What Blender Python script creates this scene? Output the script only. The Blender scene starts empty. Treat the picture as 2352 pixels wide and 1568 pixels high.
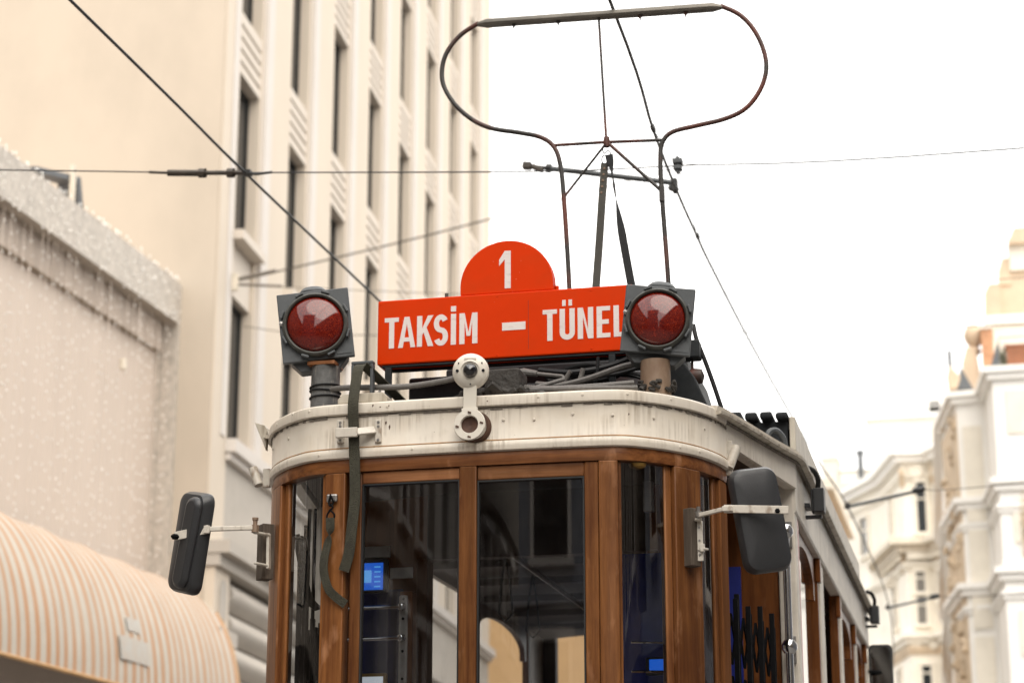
import bpy, bmesh, math, random
from mathutils import Vector, Matrix, Euler
random.seed(7)
R = math.radians
scene = bpy.context.scene
COL = scene.collection

# ------------------------------------------------------------------ camera
cam_d = bpy.data.cameras.new('camera'); cam = bpy.data.objects.new('camera', cam_d); COL.objects.link(cam)
cam.location = (1.96, -7.6, 1.5)
cam.rotation_euler = (R(90 + 15.554), 0, R(13.095))
cam_d.sensor_width = 36.0; cam_d.lens = 36.0 * 4800 / 2352
cam_d.clip_end = 2000
cam_d.dof.use_dof = True; cam_d.dof.focus_distance = 8.1; cam_d.dof.aperture_fstop = 2.9
scene.camera = cam

# ------------------------------------------------------------------ sky, sun, exposure
world = bpy.data.worlds.new('World'); scene.world = world; world.use_nodes = True
wn, wl = world.node_tree.nodes, world.node_tree.links
bg = wn['Background']; bg.inputs['Strength'].default_value = 0.12
SUN_EL, SUN_AZ = 48.0, 148.0           # azimuth clockwise from +Y
sky = wn.new('ShaderNodeTexSky'); sky.sky_type = 'NISHITA'; sky.sun_disc = False
sky.sun_elevation = R(SUN_EL); sky.sun_rotation = R(SUN_AZ); sky.dust_density = 4.0
mixw = wn.new('ShaderNodeMixRGB'); mixw.inputs['Fac'].default_value = 0.86      # thick bright cloud cover
wl.new(sky.outputs['Color'], mixw.inputs['Color1'])
wtc = wn.new('ShaderNodeTexCoord'); wno = wn.new('ShaderNodeTexNoise'); wno.inputs['Scale'].default_value = 2.2
wno.inputs['Detail'].default_value = 5; wl.new(wtc.outputs['Generated'], wno.inputs['Vector'])
wra = wn.new('ShaderNodeValToRGB'); wra.color_ramp.elements[0].color = (11.0, 10.7, 10.3, 1); wra.color_ramp.elements[1].color = (13.4, 13.0, 12.4, 1)
wra.color_ramp.elements[0].position = .3; wra.color_ramp.elements[1].position = .7
wl.new(wno.outputs['Fac'], wra.inputs['Fac']); wl.new(wra.outputs['Color'], mixw.inputs['Color2'])
wl.new(mixw.outputs['Color'], bg.inputs['Color'])
sun_d = bpy.data.lights.new('sun', 'SUN'); sun_d.energy = 1.2; sun_d.angle = R(60); sun_d.color = (1, .93, .82)
sun = bpy.data.objects.new('sun', sun_d); COL.objects.link(sun)
sdir = Vector((math.sin(R(SUN_AZ)) * math.cos(R(SUN_EL)), math.cos(R(SUN_AZ)) * math.cos(R(SUN_EL)), math.sin(R(SUN_EL))))
sun.rotation_euler = (-sdir).to_track_quat('-Z', 'Y').to_euler()
vs = scene.view_settings; vs.view_transform = 'Standard'; vs.look = 'None'; vs.gamma = 1; vs.exposure = 0.82; vs.use_curve_mapping = False
scene.render.engine = 'CYCLES'
scene.cycles.max_bounces = 10; scene.cycles.transparent_max_bounces = 16

# ------------------------------------------------------------------ materials
M = {}
def mat(name, col, rough=.6, metal=0., var=.08, vscale=(6, 6, 6), bump=0., bscale=60., col2=None, spec=.5, coat=0., emit=None, es=1.):
    m = bpy.data.materials.new(name); m.use_nodes = True; n, l = m.node_tree.nodes, m.node_tree.links
    b = n['Principled BSDF']; b.inputs['Roughness'].default_value = rough; b.inputs['Metallic'].default_value = metal
    b.inputs['Specular IOR Level'].default_value = spec; b.inputs['Coat Weight'].default_value = coat
    tc = n.new('ShaderNodeTexCoord'); mp = n.new('ShaderNodeMapping'); mp.inputs['Scale'].default_value = vscale
    l.new(tc.outputs['Object'], mp.inputs['Vector'])
    no = n.new('ShaderNodeTexNoise'); no.inputs['Scale'].default_value = 1.; no.inputs['Detail'].default_value = 6; no.inputs['Roughness'].default_value = .65
    l.new(mp.outputs['Vector'], no.inputs['Vector'])
    ra = n.new('ShaderNodeValToRGB'); c2 = col2 or tuple(c * (1 - 3 * var) for c in col)
    ra.color_ramp.elements[0].position = .32; ra.color_ramp.elements[1].position = .62
    ra.color_ramp.elements[0].color = (*c2, 1); ra.color_ramp.elements[1].color = (*col, 1)
    l.new(no.outputs['Fac'], ra.inputs['Fac']); l.new(ra.outputs['Color'], b.inputs['Base Color'])
    if bump:
        nb = n.new('ShaderNodeTexNoise'); nb.inputs['Scale'].default_value = bscale; nb.inputs['Detail'].default_value = 4
        l.new(tc.outputs['Object'], nb.inputs['Vector'])
        bp = n.new('ShaderNodeBump'); bp.inputs['Strength'].default_value = bump; bp.inputs['Distance'].default_value = .01
        l.new(nb.outputs['Fac'], bp.inputs['Height']); l.new(bp.outputs['Normal'], b.inputs['Normal'])
    if emit:
        b.inputs['Emission Color'].default_value = (*emit, 1); b.inputs['Emission Strength'].default_value = es
    M[name] = m; return m

def mixin(m, fac_node_out, color):
    """lay another colour over a material's base colour"""
    n, l = m.node_tree.nodes, m.node_tree.links; b = n['Principled BSDF']
    src = b.inputs['Base Color'].links[0].from_socket
    mx = n.new('ShaderNodeMixRGB'); l.new(src, mx.inputs['Color1']); mx.inputs['Color2'].default_value = (*color, 1)
    l.new(fac_node_out, mx.inputs['Fac']); l.new(mx.outputs['Color'], b.inputs['Base Color'])
def noise_mask(m, scale, lo, hi, amount=1., detail=5):
    n, l = m.node_tree.nodes, m.node_tree.links
    tc = n.new('ShaderNodeTexCoord'); mp = n.new('ShaderNodeMapping'); mp.inputs['Scale'].default_value = scale
    l.new(tc.outputs['Object'], mp.inputs['Vector'])
    no = n.new('ShaderNodeTexNoise'); no.inputs['Scale'].default_value = 1; no.inputs['Detail'].default_value = detail
    l.new(mp.outputs['Vector'], no.inputs['Vector'])
    mr = n.new('ShaderNodeMapRange'); mr.inputs['From Min'].default_value = lo; mr.inputs['From Max'].default_value = hi; mr.inputs['To Max'].default_value = amount
    l.new(no.outputs['Fac'], mr.inputs['Value']); return mr.outputs['Result']

m = mat('cream_paint', (.73, .665, .57), .38, var=.03, vscale=(9, 9, 5), bump=.05, bscale=9, spec=.5)
mixin(m, noise_mask(m, (30, 30, 2.0), .58, .85, .42), (.40, .33, .25))
mixin(m, noise_mask(m, (7, 7, 5), .56, .80, .45), (.55, .44, .31))
mixin(m, noise_mask(m, (60, 60, 50), .735, .755, .8), (.17, .13, .09))
def mul(m, a, b):
    q = m.node_tree.nodes.new('ShaderNodeMath'); q.operation = 'MULTIPLY'; m.node_tree.links.new(a, q.inputs[0]); m.node_tree.links.new(b, q.inputs[1]); return q.outputs[0]
mixin(m, mul(m, noise_mask(m, (80, 80, 3.5), .46, .66), noise_mask(m, (5, 5, 7), .47, .66, .65)), (.31, .245, .175))      # grime drips in uneven patches
mixin(m, noise_mask(m, (3.5, 3.5, 9), .50, .75, .35), (.60, .50, .37))
m = mat('cream_dirty', (.60, .545, .45), .45, var=.05, vscale=(10, 10, 10), bump=.06, bscale=14)
mixin(m, noise_mask(m, (26, 26, 3), .5, .68, .75), (.22, .17, .115))
m = mat('side_cream', (.72, .66, .57), .5, var=.06, vscale=(8, 3, 8), bump=.05, bscale=12)
mixin(m, noise_mask(m, (14, 14, 2.5), .55, .75, .5), (.30, .24, .17))
def wood(name, c1, c2, worn, gv, rough=.33):
    m = mat(name, c1, rough, var=.1, vscale=gv, col2=c2, spec=.18, coat=.0, bump=.0)
    n, l = m.node_tree.nodes, m.node_tree.links
    gs = tuple(v * 2.6 for v in gv)
    mixin(m, noise_mask(m, gs, .5, .72, .55), tuple(v * .42 for v in c1))
    mixin(m, noise_mask(m, tuple(v * .22 for v in gv), .54, .74, .6), worn)
    mixin(m, noise_mask(m, tuple(v * 7 for v in gv), .60, .78, .25), worn)
    mixin(m, noise_mask(m, (7, 7, 4), .48, .68, .55), c2)
    mixin(m, noise_mask(m, (13, 13, 5), .60, .74, .55), tuple(min(1, v * 1.15 + .02) for v in worn))
    bp = n.new('ShaderNodeBump'); bp.inputs['Strength'].default_value = .25; bp.inputs['Distance'].default_value = .002
    l.new(noise_mask(m, gs, .3, .7), bp.inputs['Height']); l.new(bp.outputs['Normal'], n['Principled BSDF'].inputs['Normal'])
    b = n['Principled BSDF']; src = b.inputs['Base Color'].links[0].from_socket          # every board its own tone
    oi = n.new('ShaderNodeObjectInfo'); hs = n.new('ShaderNodeHueSaturation'); mr = n.new('ShaderNodeMapRange'); mr.inputs['To Min'].default_value = .72; mr.inputs['To Max'].default_value = 1.3; hs.inputs['Saturation'].default_value = 1.04
    l.new(oi.outputs['Random'], mr.inputs['Value']); l.new(mr.outputs['Result'], hs.inputs['Value']); l.new(src, hs.inputs['Color']); l.new(hs.outputs['Color'], b.inputs['Base Color'])
    return m
wood('wood_upright', (.235, .098, .037), (.088, .031, .013), (.37, .185, .095), (34, 34, 1.6))
wood('wood_rail', (.22, .088, .034), (.085, .030, .013), (.37, .185, .095), (1.6, 34, 34))
wood('wood_inner', (.17, .062, .020), (.10, .034, .012), (.22, .09, .035), (30, 30, 2))
mat('wood_ceiling', (.055, .033, .022), .55, var=.1, vscale=(30, 2, 10))
wood('wood_grey', (.155, .125, .10), (.08, .064, .05), (.26, .22, .18), (60, 60, 4), .8)
m = mat('red_enamel', (.70, .042, .001), .45, var=.02, vscale=(5, 5, 5), spec=.08)
mixin(m, noise_mask(m, (7, 7, 7), .50, .78, .5), (.55, .050, .006))
mixin(m, noise_mask(m, (120, 120, 90), .72, .75, .7), (.72, .30, .22))
m = mat('letter_white', (.80, .72, .69), .5, var=.02)
mixin(m, noise_mask(m, (20, 20, 60), .58, .72, .5), (.52, .42, .39))
mat('lamp_grey', (.085, .093, .099), .5, var=.08, vscale=(12, 12, 12), bump=.05, bscale=40)
mat('rim_grey', (.075, .076, .068), .5, var=.1, vscale=(30, 30, 30))
mat('black_plastic', (.022, .023, .025), .42, var=.1, bump=.05, bscale=120)
mat('mirror_plastic', (.040, .041, .044), .38, var=.06, vscale=(7, 7, 7), bump=.08, bscale=220)
mat('black_rubber', (.014, .014, .014), .6)
mat('black_iron', (.009, .009, .010), .6, spec=.06, var=.1, vscale=(60, 60, 8), bump=.2, bscale=90)
m = mat('tar', (.042, .037, .032), .75, var=.15, vscale=(20, 20, 20), bump=.9, bscale=45)
mat('box_dark', (.026, .029, .032), .6, spec=.2, var=.12, vscale=(14, 14, 14))
m = mat('post_rust', (.27, .185, .125), .6, var=.08, vscale=(14, 14, 5), bump=.1, bscale=30); mixin(m, noise_mask(m, (16, 16, 8), .5, .7, .7), (.17, .10, .06))
m = mat('post_wrap', (.135, .135, .132), .75, var=.15, vscale=(30, 30, 10), bump=.35, bscale=40); mixin(m, noise_mask(m, (60, 60, 14), .58, .66, .6), (.30, .27, .23))
m = mat('white_hardware', (.66, .61, .53), .4, var=.05, vscale=(40, 40, 40)); mixin(m, noise_mask(m, (30, 30, 18), .56, .68, .7), (.24, .16, .10))
mat('camera_white', (.76, .71, .62), .35, var=.02)
mat('brown_hole', (.10, .045, .025), .6, var=.15, vscale=(30, 30, 30))
mat('dome_black', (.008, .008, .01), .06, spec=.8, coat=.6)
mat('chrome', (.72, .72, .72), .12, metal=1., var=.05)
mat('steel', (.42, .40, .38), .35, metal=.9, var=.15, vscale=(20, 20, 20))
mat('alu_plate', (.50, .48, .45), .45, metal=.4, var=.08, vscale=(20, 20, 20))
m = mat('bow_steel', (.050, .046, .042), .5, var=.15, vscale=(14, 14, 14), spec=.4); mixin(m, noise_mask(m, (4, 4, 4), .45, .62, .85), (.15, .038, .022))
mat('bow_shoe', (.17, .155, .13), .45, metal=.4, var=.15, vscale=(10, 30, 30))
mat('conduit', (.15, .14, .13), .6, var=.1, vscale=(60, 60, 60))
mat('cable', (.012, .012, .013), .55, spec=.25)
m = mat('strap_green', (.062, .058, .038), .85, var=.1, vscale=(90, 90, 90), bump=.8, bscale=260); mixin(m, noise_mask(m, (30, 30, 12), .55, .7, .6), (.028, .026, .018))
mat('strap_black', (.018, .019, .021), .8, bump=.4, bscale=200)
mat('strap_grey', (.085, .082, .07), .8, bump=.4, bscale=200)
mat('wire', (.030, .030, .030), .5, metal=.2)
mat('wire_far', (.16, .135, .11), .6)
mat('insulator', (.07, .055, .042), .45, var=.15, vscale=(20, 20, 20))
mat('device_dark', (.02, .022, .025), .4)
mat('reflection_blue', (.010, .022, .24), .4, var=.1)  # blue of the street reflection painted into the right pane
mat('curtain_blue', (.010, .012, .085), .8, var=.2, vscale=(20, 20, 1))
mat('screen_blue', (.01, .05, .2), .2, emit=(.02, .18, .95), es=.38)
mat('screen_cyan', (.05, .2, .3), .2, emit=(.10, .42, .95), es=.5)
mat('screen_white', (.6, .62, .64), .3, emit=(.75, .80, .85), es=.35)
mat('tablet_yellow', (.32, .18, .03), .5)
mat('lower_red', (.36, .02, .012), .35, var=.04)
mat('plaster_beige', (.505, .432, .348), .85, var=.04, vscale=(.6, .6, .35), bump=.06, bscale=9)
mat('plaster_cream', (.61, .53, .435), .8, var=.02, vscale=(.8, .8, .4))
mat('trim_white', (.60, .555, .51), .7, var=.02, vscale=(1, 1, 1))
mat('spandrel', (.60, .535, .46), .75, var=.02, vscale=(1, 1, 1))
mat('grey_stone', (.46, .42, .37), .8, var=.04, vscale=(1.2, 1.2, 2))
mat('window_bronze', (.045, .042, .038), .5, spec=.2)
mat('window_dark', (.012, .015, .018), .12, spec=.28)
mat('curtain_pale', (.46, .42, .34), .9)
mat('bead_wall', (.63, .535, .455), .7, var=.02, vscale=(1.5, 1.6, .25), bump=.1, bscale=20)
mat('bead_band', (.55, .495, .43), .6, var=.11, vscale=(14, 14, 9), bump=.08, bscale=30)
mat('strand', (.66, .565, .485), .5, var=.05, vscale=(40, 9, 3))
mat('bead_glint_white', (.93, .90, .85), .3, metal=.2)  # near-white colour stands in for glints on the beads
mat('shade_brown', (.33, .26, .19), .8, var=.1)  # colour of the painted shade below the curtain frame
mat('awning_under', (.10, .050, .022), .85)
mat('awning_trim', (.52, .30, .13), .7)
mat('faded_blue', (.43, .445, .43), .8, var=.06, vscale=(5, 30, 5), col2=(.45, .34, .25))
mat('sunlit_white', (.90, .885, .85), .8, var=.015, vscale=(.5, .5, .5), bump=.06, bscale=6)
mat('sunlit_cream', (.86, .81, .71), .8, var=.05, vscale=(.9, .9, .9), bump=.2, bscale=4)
mat('tan_stone_and_shade', (.68, .55, .40), .85, var=.09, vscale=(1.5, 1.5, 1.5), bump=.6, bscale=4)  # tan stone; on the white building's flank it is painted-in shade
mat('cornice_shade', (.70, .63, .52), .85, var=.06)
mat('terracotta', (.50, .20, .10), .8, var=.08, vscale=(4, 4, 4))
mat('brick_orange', (.56, .30, .17), .85, var=.1, vscale=(6, 6, 9))
mat('slate', (.13, .14, .15), .7)
mat('leaf', (.10, .15, .035), .7, var=.2)
mat('street_paving', (.17, .16, .15), .8, var=.08, vscale=(3, 3, 3))
mat('rail_steel', (.20, .19, .18), .35, metal=.8)
mat('back_stone_warm', (.20, .17, .14), .85, var=.06, vscale=(.7, .7, .7))
mat('back_stone_grey', (.22, .235, .27), .85, var=.06, vscale=(.7, .7, .7))
mat('rail_black', (.03, .03, .03), .5)

def glass(name, tint, refl=1.0, rough=.01):
    m = bpy.data.materials.new(name); m.use_nodes = True; n, l = m.node_tree.nodes, m.node_tree.links
    n.remove(n['Principled BSDF']); out = n['Material Output']
    tr = n.new('ShaderNodeBsdfTransparent'); tr.inputs['Color'].default_value = (*tint, 1)
    gl = n.new('ShaderNodeBsdfGlossy'); gl.inputs['Roughness'].default_value = rough
    df = n.new('ShaderNodeBsdfDiffuse'); df.inputs['Color'].default_value = (.40, .37, .33, 1)
    fr = n.new('ShaderNodeFresnel'); fr.inputs['IOR'].default_value = 1.5
    mu = n.new('ShaderNodeMath'); mu.operation = 'MULTIPLY'; mu.inputs[1].default_value = refl; l.new(fr.outputs[0], mu.inputs[0])
    mx = n.new('ShaderNodeMixShader'); l.new(mu.outputs[0], mx.inputs[0]); l.new(tr.outputs[0], mx.inputs[1]); l.new(gl.outputs[0], mx.inputs[2])
    tc = n.new('ShaderNodeTexCoord'); no = n.new('ShaderNodeTexNoise'); no.inputs['Scale'].default_value = 9; no.inputs['Detail'].default_value = 8
    l.new(tc.outputs['Object'], no.inputs['Vector'])
    mr = n.new('ShaderNodeMapRange'); mr.inputs['From Min'].default_value = .45; mr.inputs['From Max'].default_value = .8; mr.inputs['To Max'].default_value = .02
    l.new(no.outputs['Fac'], mr.inputs['Value'])                     # dust film on the pane
    m2 = n.new('ShaderNodeMixShader'); l.new(mr.outputs[0], m2.inputs[0]); l.new(mx.outputs[0], m2.inputs[1]); l.new(df.outputs[0], m2.inputs[2])
    l.new(m2.outputs[0], out.inputs['Surface']); M[name] = m
glass('window_glass', (.68, .70, .72), 2.5)
glass('side_glass', (.40, .33, .20), 3.0, .03)  # ochre tint stands in for golden reflections on the side panes

# red lens: dark red glass with a scratchy cracked body
m = mat('red_lens', (.10, .004, .002), .09, var=.1, vscale=(20, 20, 20), spec=.3, coat=.55, col2=(.09, .004, .003))
n, l = m.node_tree.nodes, m.node_tree.links
tc = n.new('ShaderNodeTexCoord'); wv = n.new('ShaderNodeTexWave'); wv.inputs['Scale'].default_value = 26; wv.inputs['Distortion'].default_value = 24; wv.inputs['Detail'].default_value = 3; wv.inputs['Detail Scale'].default_value = 2.2
l.new(tc.outputs['Object'], wv.inputs['Vector'])
mr = n.new('ShaderNodeMapRange'); mr.inputs['From Min'].default_value = .80; mr.inputs['From Max'].default_value = .98; mr.inputs['To Max'].default_value = .6
l.new(wv.outputs['Fac'], mr.inputs['Value']); mixin(m, mr.outputs['Result'], (.42, .035, .008))
n['Principled BSDF'].inputs['Coat Roughness'].default_value = .07; n['Principled BSDF'].inputs['Coat IOR'].default_value = 1.65

# striped awning cloth: period .24 m along the facade
m = mat('awning_cloth', (.49, .445, .38), .8, var=.04, vscale=(2, 2, 2), bump=.5, bscale=5)
n, l = m.node_tree.nodes, m.node_tree.links
tc = n.new('ShaderNodeTexCoord'); sx = n.new('ShaderNodeSeparateXYZ'); l.new(tc.outputs['Object'], sx.inputs[0])
def mth(op, a, b=None):
    q = n.new('ShaderNodeMath'); q.operation = op
    for i, v in enumerate((a, b)):
        if v is None: continue
        if isinstance(v, (int, float)): q.inputs[i].default_value = v
        else: l.new(v, q.inputs[i])
    return q.outputs[0]
fr_ = mth('FRACT', mth('MULTIPLY', sx.outputs['Y'], 1 / .235))
mk = mth('MULTIPLY', mth('GREATER_THAN', fr_, .56), 1.0)
no = n.new('ShaderNodeTexNoise'); no.inputs['Scale'].default_value = 1.3; l.new(tc.outputs['Object'], no.inputs['Vector'])
mk2 = mth('MULTIPLY', mk, mth('ADD', mth('MULTIPLY', no.outputs['Fac'], .7), .45))
mixin(m, mk2, (.42, .215, .10))
n['Principled BSDF'].inputs['Roughness'].default_value = .8

# ------------------------------------------------------------------ mesh builder
def root_off(o):
    v = Vector((0, 0, 0))
    while o is not None: v += o.location; o = o.parent
    return v
class MB:
    def __init__(s): s.v = []; s.f = []
    def add(s, vs, fs):
        b = len(s.v); s.v += [Vector(p) for p in vs]; s.f += [tuple(b + i for i in f) for f in fs]; return s
    def box(s, x0, x1, y0, y1, z0, z1):
        return s.add([(x0,y0,z0),(x1,y0,z0),(x1,y1,z0),(x0,y1,z0),(x0,y0,z1),(x1,y0,z1),(x1,y1,z1),(x0,y1,z1)],
                     [(3,2,1,0),(4,5,6,7),(0,1,5,4),(1,2,6,5),(2,3,7,6),(3,0,4,7)])
    def obox(s, c, size, rot=(0,0,0)):
        m = Matrix.Translation(c) @ Euler([R(a) for a in rot]).to_matrix().to_4x4(); a = MB()
        x, y, z = (k / 2 for k in size); a.box(-x, x, -y, y, -z, z); return s.add([m @ p for p in a.v], a.f)
    def bar(s, p0, p1, w, h, up=(0,0,1)):
        p0, p1 = Vector(p0), Vector(p1); t = (p1 - p0).normalized(); sd = t.cross(Vector(up))
        if sd.length < 1e-4: sd = t.cross(Vector((0,1,0)))
        sd.normalize(); u = sd.cross(t); vs = []
        for p in (p0, p1):
            for a, b in ((-1,-1),(1,-1),(1,1),(-1,1)): vs.append(p + sd * a * w / 2 + u * b * h / 2)
        return s.add(vs, [(3,2,1,0),(4,5,6,7),(0,1,5,4),(1,2,6,5),(2,3,7,6),(3,0,4,7)])
    def tube(s, pts, r, n=8, cap=True, closed=False):
        pts = [Vector(p) for p in pts]; N = len(pts); rs = r if isinstance(r, (list, tuple)) else [r] * N; b = len(s.v); last = None
        for i, p in enumerate(pts):
            if closed: t = pts[(i+1) % N] - pts[i-1]
            else: t = pts[min(i+1, N-1)] - pts[max(i-1, 0)]
            t.normalize()
            if last is None:
                a = t.cross(Vector((0,0,1)));
                if a.length < .01: a = t.cross(Vector((0,1,0)))
            else: a = last - t * last.dot(t)
            a.normalize(); last = a; c = t.cross(a)
            for k in range(n):
                q = 2 * math.pi * k / n; s.v.append(p + (a * math.cos(q) + c * math.sin(q)) * rs[i])
        for i in range(N if closed else N - 1):
            j = (i + 1) % N
            for k in range(n):
                k2 = (k + 1) % n; s.f.append((b+i*n+k, b+i*n+k2, b+j*n+k2, b+j*n+k))
        if cap and not closed:
            s.f.append(tuple(b + k for k in range(n))[::-1]); s.f.append(tuple(b + (N-1)*n + k for k in range(n)))
        return s
    def lathe(s, prof, o, axis=(0,0,1), n=24, up=None):
        ax = Vector(axis).normalized(); a = ax.cross(Vector((0,0,1)))
        if a.length < .01: a = Vector((1,0,0))
        a.normalize(); c = ax.cross(a); b = len(s.v); o = Vector(o)
        for r, h in prof:
            for k in range(n):
                q = 2*math.pi*k/n; s.v.append(o + ax*h + (a*math.cos(q) + c*math.sin(q)) * max(r, 1e-5))
        for i in range(len(prof)-1):
            for k in range(n):
                k2 = (k+1) % n; s.f.append((b+i*n+k, b+i*n+k2, b+(i+1)*n+k2, b+(i+1)*n+k))
        return s
    def prism(s, pts, fn, d0, d1):
        """closed 2D outline extruded from depth d0 to d1; fn(a, b, d) -> xyz"""
        n = len(pts); vs = [fn(a, b, d0) for a, b in pts] + [fn(a, b, d1) for a, b in pts]
        return s.add(vs, [tuple(range(n))[::-1], tuple(range(n, 2*n))] + [(i, (i+1) % n, n+(i+1) % n, n+i) for i in range(n)])
    def sweep(s, path, prof, closed=True, caps=True, dz=None):
        """path [(x,y)], profile [(outward offset, z)]; right-hand side of travel is outward"""
        N, K = len(path), len(prof); b = len(s.v); P = [Vector((p[0], p[1])) for p in path]
        for i, p in enumerate(P):
            t = (P[min(i+1, N-1)] - P[max(i-1, 0)]).normalized(); nn = Vector((t.y, -t.x))
            for o, z in prof: s.v.append(Vector((p.x + nn.x*o, p.y + nn.y*o, z + (dz[i] if dz else 0))))
        for i in range(N-1):
            for k in range(K if closed else K-1):
                k2 = (k+1) % K; s.f.append((b+i*K+k, b+(i+1)*K+k, b+(i+1)*K+k2, b+i*K+k2))
        if caps and closed:
            s.f.append(tuple(b+k for k in range(K))); s.f.append(tuple(b+(N-1)*K+k for k in range(K))[::-1])
        return s
    def ribbon(s, pts, wd, w, th=.004):
        pts = [Vector(p) for p in pts]; N = len(pts); b = len(s.v)
        for i, p in enumerate(pts):
            t = (pts[min(i+1,N-1)] - pts[max(i-1,0)]).normalized(); d = Vector(wd[i] if isinstance(wd, list) else wd); d = (d - t*d.dot(t)).normalized(); nn = t.cross(d)
            for a, c in ((-1,-1),(1,-1),(1,1),(-1,1)): s.v.append(p + d*a*w/2 + nn*c*th/2)
        for i in range(N-1):
            for k in range(4): k2 = (k+1) % 4; s.f.append((b+i*4+k, b+i*4+k2, b+(i+1)*4+k2, b+(i+1)*4+k))
        s.f += [tuple(b+k for k in range(4))[::-1], tuple(b+(N-1)*4+k for k in range(4))]
        return s
    def xf(s, m): s.v = [m @ p for p in s.v]; return s
    def build(s, name, mt, parent=None, smooth=False, bevel=0., local=False, loc=None, rot=None, flip=False):
        off = Vector((0,0,0)) if local or parent is None else root_off(parent)
        me = bpy.data.meshes.new(name); me.from_pydata([tuple(p - off) for p in s.v], [], s.f)
        bm = bmesh.new(); bm.from_mesh(me); bmesh.ops.recalc_face_normals(bm, faces=bm.faces); bm.to_mesh(me); bm.free()
        me.materials.append(M[mt] if isinstance(mt, str) else mt)
        if smooth:
            for p in me.polygons: p.use_smooth = True
            me.set_sharp_from_angle(angle=R(38))
        o = bpy.data.objects.new(name, me); COL.objects.link(o); o.parent = parent
        if loc: o.location = loc
        if rot: o.rotation_euler = rot
        if bevel:
            bv = o.modifiers.new('bevel', 'BEVEL'); bv.width = bevel; bv.segments = 2; bv.limit_method = 'ANGLE'; bv.angle_limit = R(40)
        return o
def tag(o, label=None, cat=None, group=None, kind=None):
    if label: o['label'] = label
    if cat: o['category'] = cat
    if group: o['group'] = group
    if kind: o['kind'] = kind
    return o
def empty(name, loc, label, cat, group=None, rz=0.):
    o = bpy.data.objects.new(name, None); COL.objects.link(o); o.location = loc; o.rotation_euler = (0, 0, rz); o.empty_display_size = .2
    return tag(o, label, cat, group)
def dup(o, parent, loc=None, rot=None):
    c = o.copy(); COL.objects.link(c); c.parent = parent
    if loc is not None: c.location = loc
    if rot is not None: c.rotation_euler = rot
    for ch in [k for k in o.children]:
        g = ch.copy(); COL.objects.link(g); g.parent = c
    return c
def catmull(pts, n=8):
    P = [Vector(p) for p in pts]; out = []
    for i in range(len(P)-1):
        a, b, c, d = P[max(i-1,0)], P[i], P[i+1], P[min(i+2, len(P)-1)]
        for k in range(n):
            t = k/n; out.append(.5*((2*b) + (c-a)*t + (2*a-5*b+4*c-d)*t*t + (3*b-a-3*c+d)*t**3))
    out.append(P[-1]); return out

# ------------------------------------------------------------------ ground
tag(MB().add([(-400,-300,0),(400,-300,0),(400,600,0),(-400,600,0)], [(0,1,2,3)]).build('ground', 'street_paving'), kind='structure')
tag(MB().add([(-8.4,-90,.004),(8.8,-90,.004),(8.8,40,.004),(-8.4,40,.004)], [(0,1,2,3)]).build('street', 'street_paving'), kind='structure')
for x in (-.72, .72):
    tag(MB().box(x-.03, x+.03, -90, 38, .004, .012).build('tram_rail', 'rail_steel'), kind='structure')


mat('plaster_orange', (.62, .40, .20), .85, var=.04, vscale=(.6,.6,.6))
mat('shop_sign_blue', (.03, .12, .35), .6)
mat('seal_and_shade_grey', (.22, .19, .155), .8, var=.2, vscale=(40,40,40))  # real sealant, and the painted shadow strip under the gutter
mat('dim_mirror', (.25,.25,.25), .08, metal=1.)
mat('wood_jamb', (.20, .08, .03), .85, var=.12, vscale=(34,34,2), spec=.03)
mat('peach_stone', (.66, .52, .38), .85, var=.06, vscale=(1.2,1.2,1.2), bump=.4, bscale=4)
mat('window_grey', (.20, .19, .175), .2, spec=.4)
mat('pale_block', (.66, .62, .55), .8, var=.02, vscale=(.5,.5,.5))
# ------------------------------------------------------------------ tall beige building on the left
A4 = R(4.77)
tb = empty('office_building', (-8.67, 20., 0), 'tall beige building with narrow recessed windows between full-height piers', 'building', rz=math.pi/2 + A4)
L = dict(parent=tb, local=True)
MB().box(-.75, 24.25, .5, 14, 0, 31.5).build('wall', 'plaster_beige', **L)
MB().box(-.79, -.745, .03, 14, 5.0, 31.4).build('side_render', 'plaster_beige', **L)
HEADS = [10.42 + 3.465*k for k in range(6)]
for i in range(9):
    a, b = (-.744, 0.) if i == 0 else ((3.*(i-1) + 1.15, 3.*i) if i < 8 else (22.15, 24.3))
    p = MB().box(a, b - (.002 if i == 0 else 0), 0, .498, 6.6 if i == 0 else 8.2, 31).build('pier', 'plaster_cream', **L)
    if i == 0: MB().box(-.36, -.12, -.02, -.002, 8.2, 31).build('pilaster_strip', 'trim_white', parent=p, local=True)
    else: MB().box(a+.12, a+.50, -.07, -.002, 8.2, 31).box(a+.56, a+.62, -.04, -.002, 8.2, 31).build('pilaster_strip', 'trim_white', parent=p, local=True)
sp = MB().box(.002, 1.148, .11, .4, 0, .98)
for k in range(5): sp.box(.002, 1.148, .004, .108, .0 + k*.2, .138 + k*.2 + (.042 if k == 4 else 0))
sp0 = sp.build('spandrel', 'spandrel', **L)
pl = MB().box(.002, 1.148, .06, .4, 0, .78).box(-.06, 1.21, -.16, .3, .79, .93).build('spandrel', 'spandrel', **L)
def make_win(h, curtain):
    f = MB(); w = 1.146
    f.box(.002, .035, .17, .23, 0, h).box(w-.035, w, .17, .23, 0, h).box(.035, w-.035, .17, .23, 0, .04).box(.035, w-.035, .17, .23, h-.04, h)
    f.box(w/2-.02, w/2+.02, .18, .23, .04, h-.04)
    o = f.build('window', 'window_bronze', **L)
    MB().box(.035, w-.035, .20, .21, .04, h-.04).build('pane', 'window_dark', parent=o, local=True)
    if curtain: MB().box(.05, .45, .19, .198, .06, h-.06).build('blind', 'curtain_pale', parent=o, local=True)
    return o
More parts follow.
